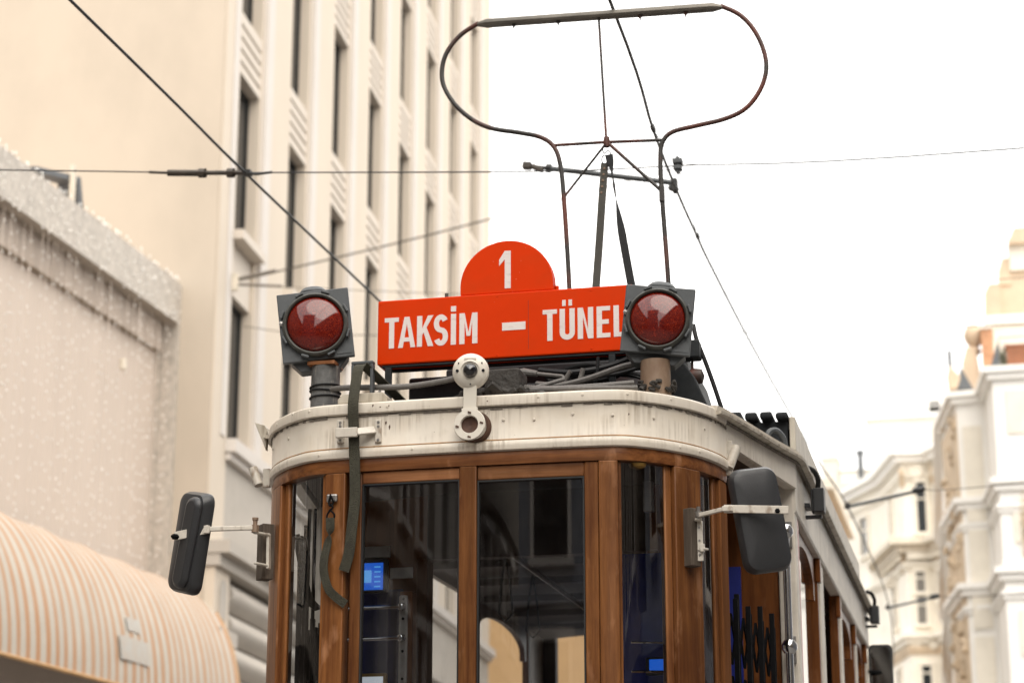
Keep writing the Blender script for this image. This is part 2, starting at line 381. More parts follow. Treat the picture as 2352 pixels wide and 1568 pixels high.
protoA, protoB = make_win(2.5, False), make_win(2.5, True); protoC = make_win(2.13, True)
usedw = set()
for c in range(8):
    for k, hz in enumerate(HEADS):
        x = 3.*c; pr = protoC if k == 0 else (protoB if (c*5 + k*3) % 4 == 0 else protoA); z = hz - (2.13 if k == 0 else 2.5)
        if id(pr) in usedw: dup(pr, tb, (x, 0, z))
        else: pr.location = (x, 0, z); usedw.add(id(pr))
        s_ = pl if k == 0 else sp0
        if id(s_) in usedw: dup(s_, tb, (x, 0, hz))
        else: s_.location = (x, 0, hz); usedw.add(id(s_))
MB().box(-.9, 24.4, -.3, .5, 31.01, 31.6).build('top_cornice', 'trim_white', **L)
MB().box(.0, 24.3, .02, .498, 6.6, 8.0).build('lower_wall', 'grey_stone', **L)
MB().box(-.06, 24.35, -.16, .499, 8.005, 8.195).box(-.03, 24.33, -.08, .499, 7.9, 8.003).build('sill_band', 'trim_white', **L)
MB().box(-.80, 24.4, -.34, .499, 6.42, 6.598).box(-.78, 24.35, -.2, .499, 6.25, 6.418).build('ledge', 'grey_stone', **L)
cz = MB().prism([(-.74,5.4),(.0,5.4),(.0,6.24)] + [(.0-.0, 6.245)] + [(-.74,6.245)], lambda a,b,d: (a, d, b), -.12, .498)
cz.build('corner_block', 'plaster_cream', **L)
ni = []
for k in range(13): q = math.pi*k/12; ni.append((-.37 + .16*math.cos(q), 5.95 + .16*math.sin(q)))
MB().prism([(-.53, 5.55)] + ni[::-1] + [(-.21, 5.55)], lambda a,b,d: (a, d, b), -.15, -.122).build('niche_panel', 'grey_stone', **L)
MB().box(-.82, .06, -.25, .499, 5.2, 5.398).build('corner_ledge', 'grey_stone', **L)
for k in range(5):
    z0 = 5.78 - .44*k; pr = [(.498, z0)] + [(.02 - .17*math.sin(math.pi*q/8), z0 + .41*q/8) for q in range(9)] + [(.498, z0 + .41)]
    MB().prism(pr, lambda a,b,d: (d, a, b), .12, 24.2).build('rusticated_course', 'grey_stone', smooth=True, **L)
MB().box(-.75, 24.25, .1, .498, 0, 4.0).build('shop_wall', 'grey_stone', **L)
MB().box(-.74, .1, .03, .498, 4.0, 5.19).build('corner_pier', 'plaster_cream', **L)

# ------------------------------------------------------------------ low shop building with a bead curtain facade
bb = empty('bead_curtain_shop', (-9.16, 15., 0), 'low shop building hung with a curtain of glittering bead strands', 'building')
MB().box(-15, -9.42, 4, 19.3, 0, 10.0).build('wall', 'bead_wall', bb)
MB().box(-9.419, -9.38, 4, 19.0, 9.28, 9.66).build('band_shade_strip', 'shade_brown', bb)  # brown strip painting the shadow the top band casts on the wall
# rounded frame round the curtain: straight top, quarter-round corner, straight right side
cr = .45; path = [(5., 10.30)] + [(19.02 + cr*math.sin(q), 9.85 + cr*math.cos(q)) for q in [math.pi/2*k/8 for k in range(9)]] + [(19.47, 4.)]
inn = [(5., 9.70)] + [(18.98 + .1*math.sin(q), 9.60 + .1*math.cos(q)) for q in [math.pi/2*k/8 for k in range(9)]] + [(19.08, 4.)]
fr = MB(); NN = len(path)
for X in (-9.11, -9.421):
    fr.v += [Vector((X, y, z)) for y, z in path] + [Vector((X, y, z)) for y, z in inn]
for i in range(NN-1):
    a, b, c, d = i, i+1, NN+i+1, NN+i; e = 2*NN
    fr.f += [(a,b,c,d), (a+e,d+e,c+e,b+e), (a,a+e,b+e,b), (d,c,c+e,d+e)]
fr.build('curtain_frame', 'bead_band', bb, smooth=True)
st = MB(); bd = MB(); y = 11.5
def oct_(c, r, rz): bd.add([(c[0]+r,c[1],c[2]),(c[0]-r,c[1],c[2]),(c[0],c[1]+r,c[2]),(c[0],c[1]-r,c[2]),(c[0],c[1],c[2]+rz),(c[0],c[1],c[2]-rz)], [(0,2,4),(2,1,4),(1,3,4),(3,0,4),(2,0,5),(1,2,5),(3,1,5),(0,3,5)])
while y < 19.02:
    x = -9.2 + random.uniform(-.06, .05); w = random.uniform(.006, .014)
    st.box(x-.003, x+.003, y-w/3, y+w/3, 6.0, 9.66)
    z = random.uniform(9.3, 9.6)
    while z > 6.0:
        oct_((x+.012, y, z), .017, .018); z -= random.uniform(.10, .4)
    y += random.uniform(.10, .2)
y = 11.5
while y < 19.0:
    st.box(-9.30, -9.29, y-.009, y+.009, 9.26, 9.66); y += .05
for k in range(240):
    y_ = random.uniform(11.5, 19.4); z_ = random.uniform(9.66, 10.27); oct_((-9.10, y_, z_), .012, .022)
for k in range(130): oct_((-9.15 + random.uniform(-.1,.1), random.uniform(11.5,19.4), 10.30 + random.uniform(0,.03)), .014, .03)
tag(st.build('bead_strands', 'strand', bb), kind='stuff'); tag(bd.build('beads', 'bead_glint_white', bb), kind='stuff')
tag(MB().lathe([(0,0),(.05,.0),(.05,.14),(0,.14)], (-9.1, 17.25, 8.55), n=10).build('hanging_plumb', 'cornice_shade', bb, smooth=True))
rv = empty('roof_vent', (-9.85, 16.7, 10.0), 'dark bent metal hood peeping over the bead curtain roofline', 'vent')
MB().bar((-9.85, 15.6, 10.82), (-9.85, 16.84, 11.12), .3, .08).build('hood_top', 'slate', rv, bevel=.01)
MB().bar((-9.85, 16.86, 11.16), (-9.85, 17.25, 10.0), .3, .12, up=(0,1,0)).build('hood_side', 'slate', rv, bevel=.01)
MB().box(-9.69, -9.64, 16.55, 16.64, 10.0, 11.22).build('post', 'cornice_shade', rv)

aw = empty('striped_awning', (-9.16, 14., 4.2), 'rounded awning with orange and white stripes below the bead curtain', 'awning')
def aws(y, t, o=0.): return (-9.16 + (1.05+o)*math.sin(t), y, 4.2 + (1.83+o)*math.cos(t))
def arcs(y0, y1, t0, t1, o, ny=2, nt=22, sag=0.):
    m_ = MB()
    for i in range(ny):
        for k in range(nt+1):
            t = t0 + (t1-t0)*k/nt; yy = y0 + (y1-y0)*i/(ny-1); m_.v.append(Vector(aws(yy, t, o - sag*abs(math.sin(math.pi*(yy-y0)/1.175)))))
    for i in range(ny-1):
        for k in range(nt): a = i*(nt+1)+k; m_.f.append((a, a+1, a+nt+2, a+nt+1))
    return m_
arcs(7.7, 19.45, 0, math.pi/2, 0, 81, 22, .022).build('cloth', 'awning_cloth', aw, smooth=True)
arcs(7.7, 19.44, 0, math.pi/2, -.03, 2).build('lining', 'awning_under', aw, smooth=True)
MB().tube([(-8.11, 7.7, 4.19), (-8.11, 19.45, 4.19)], .025, 8).build('front_bar', 'awning_trim', aw, smooth=True)
MB().tube([aws(19.44, math.pi/2*k/20, -.01) for k in range(21)], .022, 6).build('end_rib', 'awning_trim', aw, smooth=True)
pt = arcs(15.42, 16.28, 1.24, 1.40, .008, 6, 6); pt.build('printed_panel', 'faded_blue', aw, smooth=True)
arcs(15.72, 16.1, 1.09, 1.19, .008, 4, 5).build('printed_emblem', 'faded_blue', aw, smooth=True)

# ------------------------------------------------------------------ pale buildings at the bend of the street
def poly_block(root, name, mt, outline, z0, z1, grow=0., smooth=False):
    n_ = len(outline); P = [Vector(p) for p in outline]; Q = []
    for i in range(n_):
        a, b, c = P[i-1], P[i], P[(i+1) % n_]; n1 = Vector(((b-a).y, -(b-a).x)).normalized(); n2 = Vector(((c-b).y, -(c-b).x)).normalized()
        m_ = (n1+n2); m_ = m_/max(.3, m_.length_squared)*2; Q.append(b + m_*grow)
    return MB().prism([(q.x, q.y) for q in Q], lambda a, b, d: (a, b, d), z0, z1).build(name, mt, root)
def cornice(root, outline, z, g, mt='sunlit_white', h=.35, dent=False):
    poly_block(root, 'cornice', mt, outline, z, z+h*.45, g); poly_block(root, 'cornice', mt, outline, z-h*.5, z-.002, g*.55)
def edge_win(root, outline, i, t, z, w, h, frame='sunlit_cream', pane='window_dark', d=.10):
    a, b = Vector(outline[i]), Vector(outline[(i+1) % len(outline)]); tt = (b-a).normalized(); c = a.lerp(b, t); ang = math.atan2(tt.y, tt.x)
    m_ = MB(); m_.box(-w/2-.1, -w/2, -d, 0, 0, h).box(w/2, w/2+.1, -d, 0, 0, h).box(-w/2-.1, w/2+.1, -d-.03, 0, h, h+.14).box(-w/2-.16, w/2+.16, -d-.08, 0, -.12, 0)
    m_.box(-w/2, w/2, -d*.6, 0, h*.66, h*.66+.06)
    off = root_off(root); lo = Vector((c.x, c.y, z)) - off
    f = m_.build('window', frame, root, local=True, loc=lo, rot=(0, 0, ang))
    MB().box(-w/2+.001, w/2-.001, -.02, 0, .001, h-.001).build('pane', pane, f, local=True)
    return f

b3 = empty('ornate_building', (0, 84., 0), 'ornate pale stone building with canted bay windows and heavy cornices', 'building')
O3 = [(-5.6, 86.), (-2.4, 79.4), (-1.37, 75.), (-.30, 75.15), (.62, 73.3), (4., 73.3), (4., 96), (-5.6, 96)]
poly_block(b3, 'wall', 'sunlit_cream', O3, 0, 19.3)
cornice(b3, O3, 19.35, .55, 'sunlit_white', .5); cornice(b3, O3, 18.55, .16, 'sunlit_cream', .25)
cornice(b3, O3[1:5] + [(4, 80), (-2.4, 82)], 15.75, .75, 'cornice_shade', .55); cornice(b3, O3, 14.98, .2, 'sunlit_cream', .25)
cornice(b3, O3, 12.15, .35, 'sunlit_cream', .4); cornice(b3, O3, 11.7, .15, 'tan_stone_and_shade', .3)
dn = MB()
for (i, nn) in ((1, 15), (2, 6), (3, 8)):
    a, b = Vector(O3[i]), Vector(O3[i+1]); nv = Vector(((b-a).y, -(b-a).x)).normalized()
    for k in range(nn): c = a.lerp(b, (k+.5)/nn) + nv*.28; dn.box(c.x-.09, c.x+.09, c.y-.09, c.y+.09, 15.22, 15.46)
tag(dn.build('dentils', 'sunlit_cream', b3), kind='stuff')
for (i, t, z, w, h) in ((2,.62,16.3,.34,2.0),(3,.35,16.5,.5,1.5),(1,.42,16.6,.5,1.6),(0,.32,16.4,.8,1.6),(0,.72,16.5,.8,1.6),
                        (2,.45,13.95,.34,.8),(2,.45,12.7,.34,1.1),(3,.3,13.6,.5,1.1),(1,.4,12.9,.6,1.9),(0,.5,12.9,.8,1.9),
                        (2,.5,10.2,.34,.9),(2,.5,8.2,.34,1.6),(3,.4,9.4,.5,1.6),(1,.45,9.3,.6,1.9),(0,.5,9.3,.8,1.9)):
    edge_win(b3, O3, i, t, z, w, h, pane='window_dark' if (i, t) in ((2,.62),(3,.35),(2,.5)) else 'window_grey')
for (x, z, r) in ((-.83, 18.75, .32), (-1.9, 17.9, .2), (-2.2, 14.7, .22), (-1.2, 11.9, .2), (-.5, 11.9, .2), (.1, 15.0, .24)):
    MB().lathe([(r,0),(r,.05),(r*.75,.12),(r*.55,.06),(0,.06)], (x, 75.0 if x > -1.4 else 77.6, z), (0,-1,0), 16).build('rosette', 'sunlit_cream', b3, smooth=True)
for (x, y, z) in ((-1.55, 75.6, 15.0), (-2.0, 77.5, 15.0), (-.2, 75., 15.0), (.35, 73.7, 15.0), (-.2, 75., 18.3), (-1.4, 75, 18.3)):
    MB().prism([(0,0),(.35,.5),(.35,.7),(-.1,.7)], lambda a, b, d: (x + d, y - a, z - .2 + b), -.1, .1).build('console', 'tan_stone_and_shade', b3)
bal = empty('balcony_railing', (-.2, 73.6, 12.2), 'dark wrought balcony railing on the ornate pale building', 'railing')
gr = MB()
for k in range(13): x = -.25 + k*.075; gr.box(x, x+.02, 74.6-.09*k*1.0-.55, 74.62-.09*k-.55, 12.3, 13.0)
gr.build('baluster_row', 'cornice_shade', bal)
MB().bar((-.28, 74.07, 13.0), (.68, 72.97, 13.0), .06, .06).build('handrail', 'cornice_shade', bal)

b4 = empty('plain_white_block', (-1., 105., 0), 'plain white block with a rooftop hut rising behind the ornate building', 'building')
MB().box(-4.03, 6., 100, 114, 0, 26.8).build('wall', 'pale_block', b4); MB().box(-4.15, 6.1, 99.85, 114.1, 26.8, 27.0).build('roof_edge', 'sunlit_white', b4)
MB().box(-2.3, 1.2, 101, 106, 27.0, 28.1).build('rooftop_hut', 'pale_block', b4)
edge_win(b4, [(-2.3, 101), (1.2, 101), (1.2, 106), (-2.3, 106)], 0, .49, 27.15, .62, .7, 'sunlit_white', 'window_bronze')
for k in range(4): MB().tube([(-2.2 + k*.35, 101.4, 28.1), (-2.2 + k*.35, 101.4, 28.6)], .02, 5).bar((-2.45 + k*.35, 101.4, 28.55 - .07*(k % 2)), (-1.95 + k*.35, 101.4, 28.5 + .07*(k % 2)), .02, .02).build('aerial', 'wire_far', b4)
b5 = empty('far_roof_house', (-6., 112., 0), 'distant pale house with small stepped roofs beyond the tram', 'building')
MB().box(-9, -4.3, 110, 118, 0, 25.6).build('wall', 'pale_block', b5)
MB().box(-7.3, -6.4, 110.5, 113, 25.6, 27.1).build('attic', 'pale_block', b5)
MB().prism([(-7.4, 27.1), (-6.3, 27.1), (-6.7, 27.5), (-7.0, 27.5)], lambda a, b, d: (a, d, b), 110.4, 113.1).build('roof', 'sunlit_cream', b5)
MB().box(-6.35, -4.5, 111, 114, 25.6, 26.4).build('side_attic', 'sunlit_white', b5); MB().box(-6.45, -4.4, 110.9, 114.1, 26.4, 26.5).build('roof_edge', 'cornice_shade', b5)
MB().tube([(-5.1, 110.3, 25.4), (-5.1, 110.3, 27.2)], .16, 10).lathe([(.16,27.2),(.26,27.25),(.26,27.4),(.02,27.55)], (-5.1, 110.3, 0), n=10).build('flue_pipe', 'slate', b5, smooth=True)

b1 = empty('white_corner_building', (2.6, 46., 0), 'bright white corner building with stepped cornices and a roof terrace', 'building')
O1 = [(2.17, 40.), (9., 40.), (9., 62.), (.2, 62.), (.86, 45.6), (1.30, 42.2), (1.96, 42.1)]
O1 = [(.30, 62.), (.88, 45.4), (1.30, 42.2), (1.97, 42.1), (2.17, 40.), (9., 40.), (9., 62.)]
poly_block(b1, 'wall', 'sunlit_white', O1, 0, 13.6)
for z, g, h in ((13.62, .22, .3), (11.05, .2, .3), (10.5, .09, .2), (9.02, .22, .3), (8.55, .1, .2), (6.2, .2, .3)): cornice(b1, O1, z, g, 'sunlit_white', h)
for z in (12.2, 9.7, 7.2):
    MB().box(2.45, 2.95, 39.96, 40.05, z, z+1.0).build('wall_panel', 'sunlit_cream', b1)
    MB().box(1.42, 1.86, 42.07, 42.19, z-1.6, z+.7).build('wall_panel', 'sunlit_cream', b1)
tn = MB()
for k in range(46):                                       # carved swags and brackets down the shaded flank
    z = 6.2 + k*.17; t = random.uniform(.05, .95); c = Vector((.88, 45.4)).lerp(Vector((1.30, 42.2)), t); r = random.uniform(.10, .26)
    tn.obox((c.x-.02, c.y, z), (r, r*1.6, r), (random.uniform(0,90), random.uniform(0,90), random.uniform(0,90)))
tag(tn.build('carved_ornament', 'tan_stone_and_shade', b1, bevel=.02), kind='stuff')
poly_block(b1, 'flank_shade_facing', 'tan_stone_and_shade', [(.86, 45.5), (1.285, 42.22), (1.5, 42.5), (1.1, 45.5)], 5, 13.3, .012)  # tan sheet puts the flank's shade into the colour
poly_block(b1, 'upper_storey', 'sunlit_cream', [(2.22, 44.), (9, 44.), (9, 60), (2.22, 60)], 13.6, 15.9); MB().box(2.12, 9, 43.85, 44.2, 15.9, 16.1).build('cornice', 'sunlit_white', b1)
MB().box(2.52, 9, 44.3, 58, 16.1, 17.35).build('attic_storey', 'peach_stone', b1); MB().box(2.80, 9, 44.2, 58, 17.35, 18.2).build('attic_storey', 'sunlit_cream', b1)
MB().prism([(2.78, 18.0), (9, 18.0), (9, 18.4), (2.95, 18.4)], lambda a, b, d: (a, d, b), 44.0, 58).build('roof', 'peach_stone', b1)
MB().prism([(2.10, 16.0), (2.52, 16.0), (2.52, 17.0), (2.25, 17.0), (2.13, 16.75)], lambda a, b, d: (a, d, b), 44.1, 47).build('gable_step', 'peach_stone', b1)
MB().prism([(2.50, 17.0), (2.80, 17.0), (2.80, 17.7), (2.62, 17.7), (2.5, 17.35)], lambda a, b, d: (a, d, b), 44.25, 47).build('gable_step', 'tan_stone_and_shade', b1)
MB().prism([(1.14, 13.9), (1.35, 13.9), (1.45, 14.2), (1.2, 14.5), (1.12, 14.2)], lambda a, b, d: (a, d, b), 42.3, 43.4).build('parapet_scroll', 'peach_stone', b1, bevel=.04)
MB().prism([(1.5, 13.9), (1.95, 13.9), (1.85, 15.0), (1.62, 15.0), (1.5, 14.6)], lambda a, b, d: (a, d, b), 42.6, 44.4).build('dormer', 'peach_stone', b1, bevel=.03)
MB().prism([(1.36, 13.9), (1.72, 13.9), (1.45, 14.45)], lambda a, b, d: (a, d, b), 42.35, 42.6).build('roof_hip', 'slate', b1)
MB().lathe([(.10,0),(.16,.1),(.09,.2),(.2,.3),(.26,.48),(.22,.66),(.1,.76),(0,.78)], (1.82, 42.9, 14.85), n=16).build('ball_finial', 'peach_stone', b1, smooth=True)
ch = MB().box(1.98, 2.26, 42.4, 43.6, 13.88, 15.36).build('chimney', 'brick_orange', b1); MB().box(1.95, 2.29, 42.35, 43.65, 15.362, 15.45).build('chimney_cap', 'sunlit_cream', ch)
MB().tube([(1.22, 42.9, 13.9), (1.20, 42.9, 15.0)], .05, 8).build('vent_pipe', 'slate', b1)
MB().prism([(2.16, 13.78), (2.36, 13.78), (2.36, 14.42)], lambda a, b, d: (a, d, b), 39.9, 40.1).build('terrace_wedge', 'slate', b1)
tr = empty('terrace_railing', (2.9, 39.95, 13.78), 'thin iron railing along the white building terrace', 'railing')
for k in range(18): MB().box(2.37 + k*.085, 2.382 + k*.085, 39.94, 39.952, 13.78, 14.45).build('baluster', 'wire_far', tr)
MB().box(2.36, 3.9, 39.935, 39.957, 14.45, 14.47).build('handrail', 'wire_far', tr)
plt = empty('terracotta_planter', (3., 40.2, 13.76), 'long terracotta planter box on the white building terrace', 'planter')
pb_ = MB().box(2.53, 3.9, 40.0, 40.35, 13.78, 14.24); pb_.build('box', 'terracotta', plt); MB().box(2.50, 3.93, 39.975, 40.38, 14.241, 14.29).build('rim', 'terracotta', plt)
sh = empty('terrace_shrub', (2.43, 40.2, 13.78), 'small green shrub beside the terracotta planter', 'shrub')
lf = MB()
for k in range(150):
    c = Vector((2.44 + random.gauss(0,.06), 40.2 + random.gauss(0,.07), 14.02 + random.gauss(0,.12))); a = Vector((random.uniform(-1,1), random.uniform(-1,1), random.uniform(-1,1))).normalized()*.045; b = a.cross(Vector((.3,.5,.8))).normalized()*.025
    lf.add([c-a, c+b, c+a, c-b], [(0,1,2,3)])
tag(lf.build('foliage', 'leaf', sh), kind='stuff'); MB().tube([(2.44,40.2,13.78),(2.44,40.2,14.05)], .02, 6).build('stem', 'wood_grey', sh)
tc_ = empty('wall_creeper', (2.8, 39.9, 9.), 'brown dry creeper growing on the white corner wall', 'plant')
lf = MB()
for k in range(260):
    c = Vector((random.uniform(2.62,3.0) , 39.93 - random.uniform(0,.08), 9.75 + random.gauss(0,.55))); a = Vector((random.uniform(-1,1), random.uniform(-.4,.4), random.uniform(-1,1))).normalized()*.05; b = a.cross(Vector((.1,.9,.2))).normalized()*.03
    lf.add([c-a, c+b, c+a, c-b], [(0,1,2,3)])
tag(lf.build('foliage', 'tan_stone_and_shade', tc_), kind='stuff')

# ------------------------------------------------------------------ the street behind the viewer, seen only as reflections
def street_house(name, label, x0, x1, y0, y1, h, mt, faces, storey=3.8):
    r = empty(name, ((x0+x1)/2, (y0+y1)/2, 0), label, 'building')
    MB().box(x0, x1, y0, y1, 0, h).build('wall', mt, r)
    k = 1
    while k*storey < h - .3:
        z = k*storey; MB().box(x0-.3, x1+.3, y0-.3, y1+.3, z-.2, z+.15).build('cornice', mt, r); k += 1
    MB().box(x0-.6, x1+.6, y0-.6, y1+.6, h-.3, h+.3).build('cornice', mt, r)
    proto = None
    for f in faces:
        a, b = {'E': ((x1, y1), (x1, y0)), 'W': ((x0, y0), (x0, y1)), 'N': ((x1, y1), (x0, y1)), 'S': ((x0, y0), (x1, y0))}[f]
        a, b = Vector(a), Vector(b); ln = (b-a).length; n_ = max(2, int(ln/2.6)); tt = (b-a)/ln; nv = Vector((-tt.y, tt.x))
        if f in 'EW': nv = Vector((1 if f == 'E' else -1, 0))
        else: nv = Vector((0, 1 if f == 'N' else -1))
        ang = math.atan2(nv.y, nv.x) + math.pi/2
        for q in range(n_):
            for k in range(1, int(h/storey)):
                c = a.lerp(b, (q+.5)/n_); lo = Vector((c.x, c.y, k*storey+.7)) - Vector(r.location)
                if proto is None:
                    m_ = MB().box(-.65,-.5,-.16,0,0,2.2).box(.5,.65,-.16,0,0,2.2).box(-.75,.75,-.28,0,2.2,2.45).box(-.75,.75,-.3,0,-.15,0)
                    proto = m_.build('window', 'trim_white', r, local=True, loc=lo, rot=(0,0,ang)); MB().box(-.499,.499,-.03,0,.001,2.199).build('pane', 'window_dark', proto, local=True)
                else: dup(proto, r, lo, (0,0,ang))
    return r
street_house('corner_house', 'grey stone house closing the street behind the viewer', -6., 4.5, -46, -32, 20., 'back_stone_grey', 'N')
street_house('terrace_house', 'warm stone house on the tram side behind the viewer', -20, -9.3, -63, 3.9, 14.5, 'back_stone_warm', 'E')
street_house('terrace_house', 'warm stone house across the street behind the viewer', 9.3, 20, -63, -4, 12., 'back_stone_warm', 'W')
street_house('terrace_house', 'grey stone house across the street beside the tram', 9.5, 20, -3.5, 26, 12., 'back_stone_grey', 'W')
ob = empty('orange_house', (-7., 56., 0), 'orange plastered house seen through the tram windows', 'building')
MB().box(-14, -2.6, 52, 60, 0, 13.5).build('wall', 'plaster_orange', ob); MB().box(-14.2, -2.4, 51.7, 60.2, 13.5, 13.8).build('cornice', 'sunlit_cream', ob)
for k in range(4):
    for z in (5.4, 8.4, 11.0): edge_win(ob, [(-14, 52), (-2.6, 52), (-2.6, 60), (-14, 60)], 0, .52 + k*.12, z, .7, 1.5)
MB().box(-11, -2.7, 51.9, 51.99, 3.6, 4.6).build('shop_fascia', 'shop_sign_blue', ob)
# ------------------------------------------------------------------ the tram
tram = empty('tram', (0, 3., 0), 'old cream and wood tram with red destination sign and roof current collector', 'tram')
PX = [(0,0),(.30,.004),(.58,.020),(.70,.085),(.79,.175),(.86,.28),(.905,.39),(.927,.47),(.938,.54)]
RIGHT = [(p.x, p.y) for p in catmull([(x, y, 0) for x, y in PX], 7)]
FRONT = [(-x, y) for x, y in RIGHT[:0:-1]] + RIGHT
def planY(x):
    x = abs(x)
    for (a, b), (c, d) in zip(RIGHT, RIGHT[1:]):
        if a <= x <= c: return b + (d-b)*(x-a)/max(c-a, 1e-6)
    return RIGHT[-1][1]
def seg(xa, xb, n=7): return [(xa + (xb-xa)*k/n, planY(xa + (xb-xa)*k/n)) for k in range(n+1)]
def halfw(y):
    if y >= 1.5: return 1.12
    if y >= .54: return .938 + .182*(y-.54)/.96
    for (a, b), (c, d) in zip(RIGHT, RIGHT[1:]):
        if b <= y <= d: return a + (c-a)*(y-b)/max(d-b, 1e-6)
    return .3
def sheet(zf, inset=0., ys=None):
    ys = ys or [.002,.01,.03,.06,.1,.16,.24,.34,.46,.58,.7,1.0,1.3,1.5,2.5,4.,5.5,6.3]; m_ = MB(); K = 14
    for y in ys:
        w = max(halfw(y) - inset, .05)
        for k in range(K+1): u = -1 + 2*k/K; m_.v.append(Vector((u*w, y + inset*.8, zf(u, y))))
    for i in range(len(ys)-1):
        for k in range(K): a = i*(K+1)+k; m_.f.append((a, a+1, a+K+2, a+K+1))
    return m_
T = tram
def pillar(name, xa, xb, z0, z1, o0=-.05, o1=0., mt='wood_upright', bevel=.005, n=4):
    return MB().sweep(seg(xa, xb, n), [(o1, z0), (o1, z1), (o0, z1), (o0, z0)]).build(name, mt, T, bevel=bevel, smooth=True)
# roof and fascia
sheet(lambda u, y: 3.462 + .10*(1-u*u)*min(1, y/.6), .02).build('roof', 'tar', T, smooth=True)
sheet(lambda u, y: 3.36 + .05*(1-u*u), .05).build('ceiling', 'wood_ceiling', T, smooth=True)
fascia = MB().sweep(FRONT, [(.004,3.239),(.016,3.243),(.019,3.258),(.018,3.270),(.012,3.279),(.009,3.283),(.011,3.409),(-.05,3.409),(-.05,3.239)]).build('front_fascia', 'cream_paint', T, smooth=True)
mat('rust_line', (.42, .23, .09), .7, var=.15, vscale=(14, 14, 14))
MB().sweep(FRONT, [(.0108,3.2795),(.0135,3.2805),(.0105,3.2845),(.005,3.281)]).build('moulding', 'rust_line', fascia, smooth=True)
# cracked sealant between fascia and lip
sl = MB(); NF = len(FRONT)
for i in range(0, NF-1):
    if random.random() < .82:
        h = random.uniform(.003, .009); p0, p1 = FRONT[i], FRONT[i+1]; t = Vector((p1[0]-p0[0], p1[1]-p0[1])).normalized(); nn = Vector((t.y, -t.x))
        o = random.uniform(.0125, .0165); vs = []
        for p in (p0, p1):
            for oo, z in ((.0, 3.4115), (o, 3.4115), (o, 3.4095-h), (.0, 3.4095-h)): vs.append((p[0]+nn.x*oo, p[1]+nn.y*oo, z))
        sl.add(vs, [(0,1,2,3),(7,6,5,4),(0,4,5,1),(1,5,6,2),(2,6,7,3)])
tag(sl.build('sealant', 'seal_and_shade_grey', fascia), kind='stuff')
LIPP = [p for p in FRONT if abs(p[0]) <= .932]
lip = MB().sweep(LIPP, [(.008,3.4125),(.021,3.413),(.025,3.417),(.026,3.440),(.024,3.452),(.016,3.459),(0,3.463),(-.06,3.466),(-.06,3.4125)]).build('roof_lip', 'cream_paint', T, smooth=True)
rv0 = None
for i, (x, z, o) in enumerate([(-.86,3.36,.013),(-.74,3.36,.013),(-.58,3.26,.019),(-.2,3.262,.019),(.16,3.36,.013),(.28,3.355,.013),(.43,3.37,.013),(.58,3.36,.013),(.72,3.36,.013),(.80,3.26,.019),(.86,3.26,.019),(-.8,3.436,.026),(-.62,3.44,.026),(-.3,3.435,.026),(.3,3.44,.026),(.47,3.44,.026),(.63,3.44,.026),(.77,3.44,.026),(.88,3.36,.013),(-.68,3.44,.045)]):
    y = planY(x); sgn = 1 if x > 0 else -1; dx = .01; t = Vector((2*dx, planY(x+dx)-planY(x-dx))).normalized(); nn = Vector((t.y, -t.x))
    ang = math.atan2(nn.y, nn.x) + math.pi/2; lo = Vector((x+nn.x*(o-.001), y+nn.y*(o-.001), z)) - Vector(T.location)
    if rv0 is None: rv0 = MB().lathe([(0,-.003),(.0045,-.0028),(.0065,0)], (0,0,0), (0,1,0), 10).build('rivet', 'cream_paint', T, smooth=True, local=True, loc=lo, rot=(0,0,ang))
    else: dup(rv0, T, lo, (0,0,ang))
for x, z, h in ((-.36,3.436,.012),(-.33,3.432,.005),(-.295,3.434,.007),(-.31,3.366,.016),(-.295,3.345,.022),(.64,3.36,.010),(.10,3.43,.006)):
    MB().prism([(x,z),(x+.004,z+h*.5),(x+.002,z+h),(x-.003,z+h*.6)], lambda a,b,d:(a,d,b), planY(x)-(.0268 if z > 3.41 else .0118), planY(x)).build('paint_chip', 'brown_hole', fascia)
# wood front
MB().sweep(FRONT, [(.004,3.188),(.008,3.21),(.002,3.2385),(-.06,3.2385),(-.06,3.188)]).build('head_beam', 'wood_rail', T, smooth=True)
ZB = 1.2
pillar('pillar', -.558, -.473, ZB, 3.1875, -.06, .004); pillar('pillar', .525, .597, ZB, 3.1875, -.06, .006)
pillar('pillar', -.015, .054, ZB, 3.1875, -.05, .004)
pillar('pillar', .787, .868, ZB, 3.1875, -.06, .006, n=6); pillar('pillar', -.895, -.79, ZB, 3.1875, -.06, .006, n=6)
pillar('end_post', .924, .938, ZB, 3.1875, -.06, .002, 'wood_jamb'); pillar('end_post', -.938, -.924, ZB, 3.1875, -.06, .002, 'wood_jamb')
MB().box(.89, .936, .545, .59, ZB, 3.19).build('door_jamb', 'wood_jamb', T, bevel=.006); MB().box(-.936, -.89, .545, .59, ZB, 3.19).build('door_jamb', 'wood_jamb', T, bevel=.006)
pillar('sash_stile', -.452, -.407, ZB, 3.187, -.045, -.008); pillar('sash_stile', .470, .523, ZB, 3.187, -.045, -.003)
pillar('sash_rail', -.4065, -.0155, 3.139, 3.187, -.045, -.006, 'wood_rail', n=6); pillar('sash_rail', .0545, .4695, 3.131, 3.187, -.045, -.005, 'wood_rail', n=6)
pillar('sash_stile', .598, .610, ZB, 3.187, -.045, -.012); pillar('sash_stile', .764, .786, ZB, 3.187, -.045, -.014)
pillar('sash_stile', -.789, -.762, ZB, 3.187, -.045, -.012); pillar('sash_stile', -.575, -.5585, ZB, 3.187, -.05, -.012)
pillar('sash_stile', .869, .880, ZB, 3.187, -.045, -.012); pillar('sash_stile', .914, .9235, ZB, 3.187, -.045, -.012)
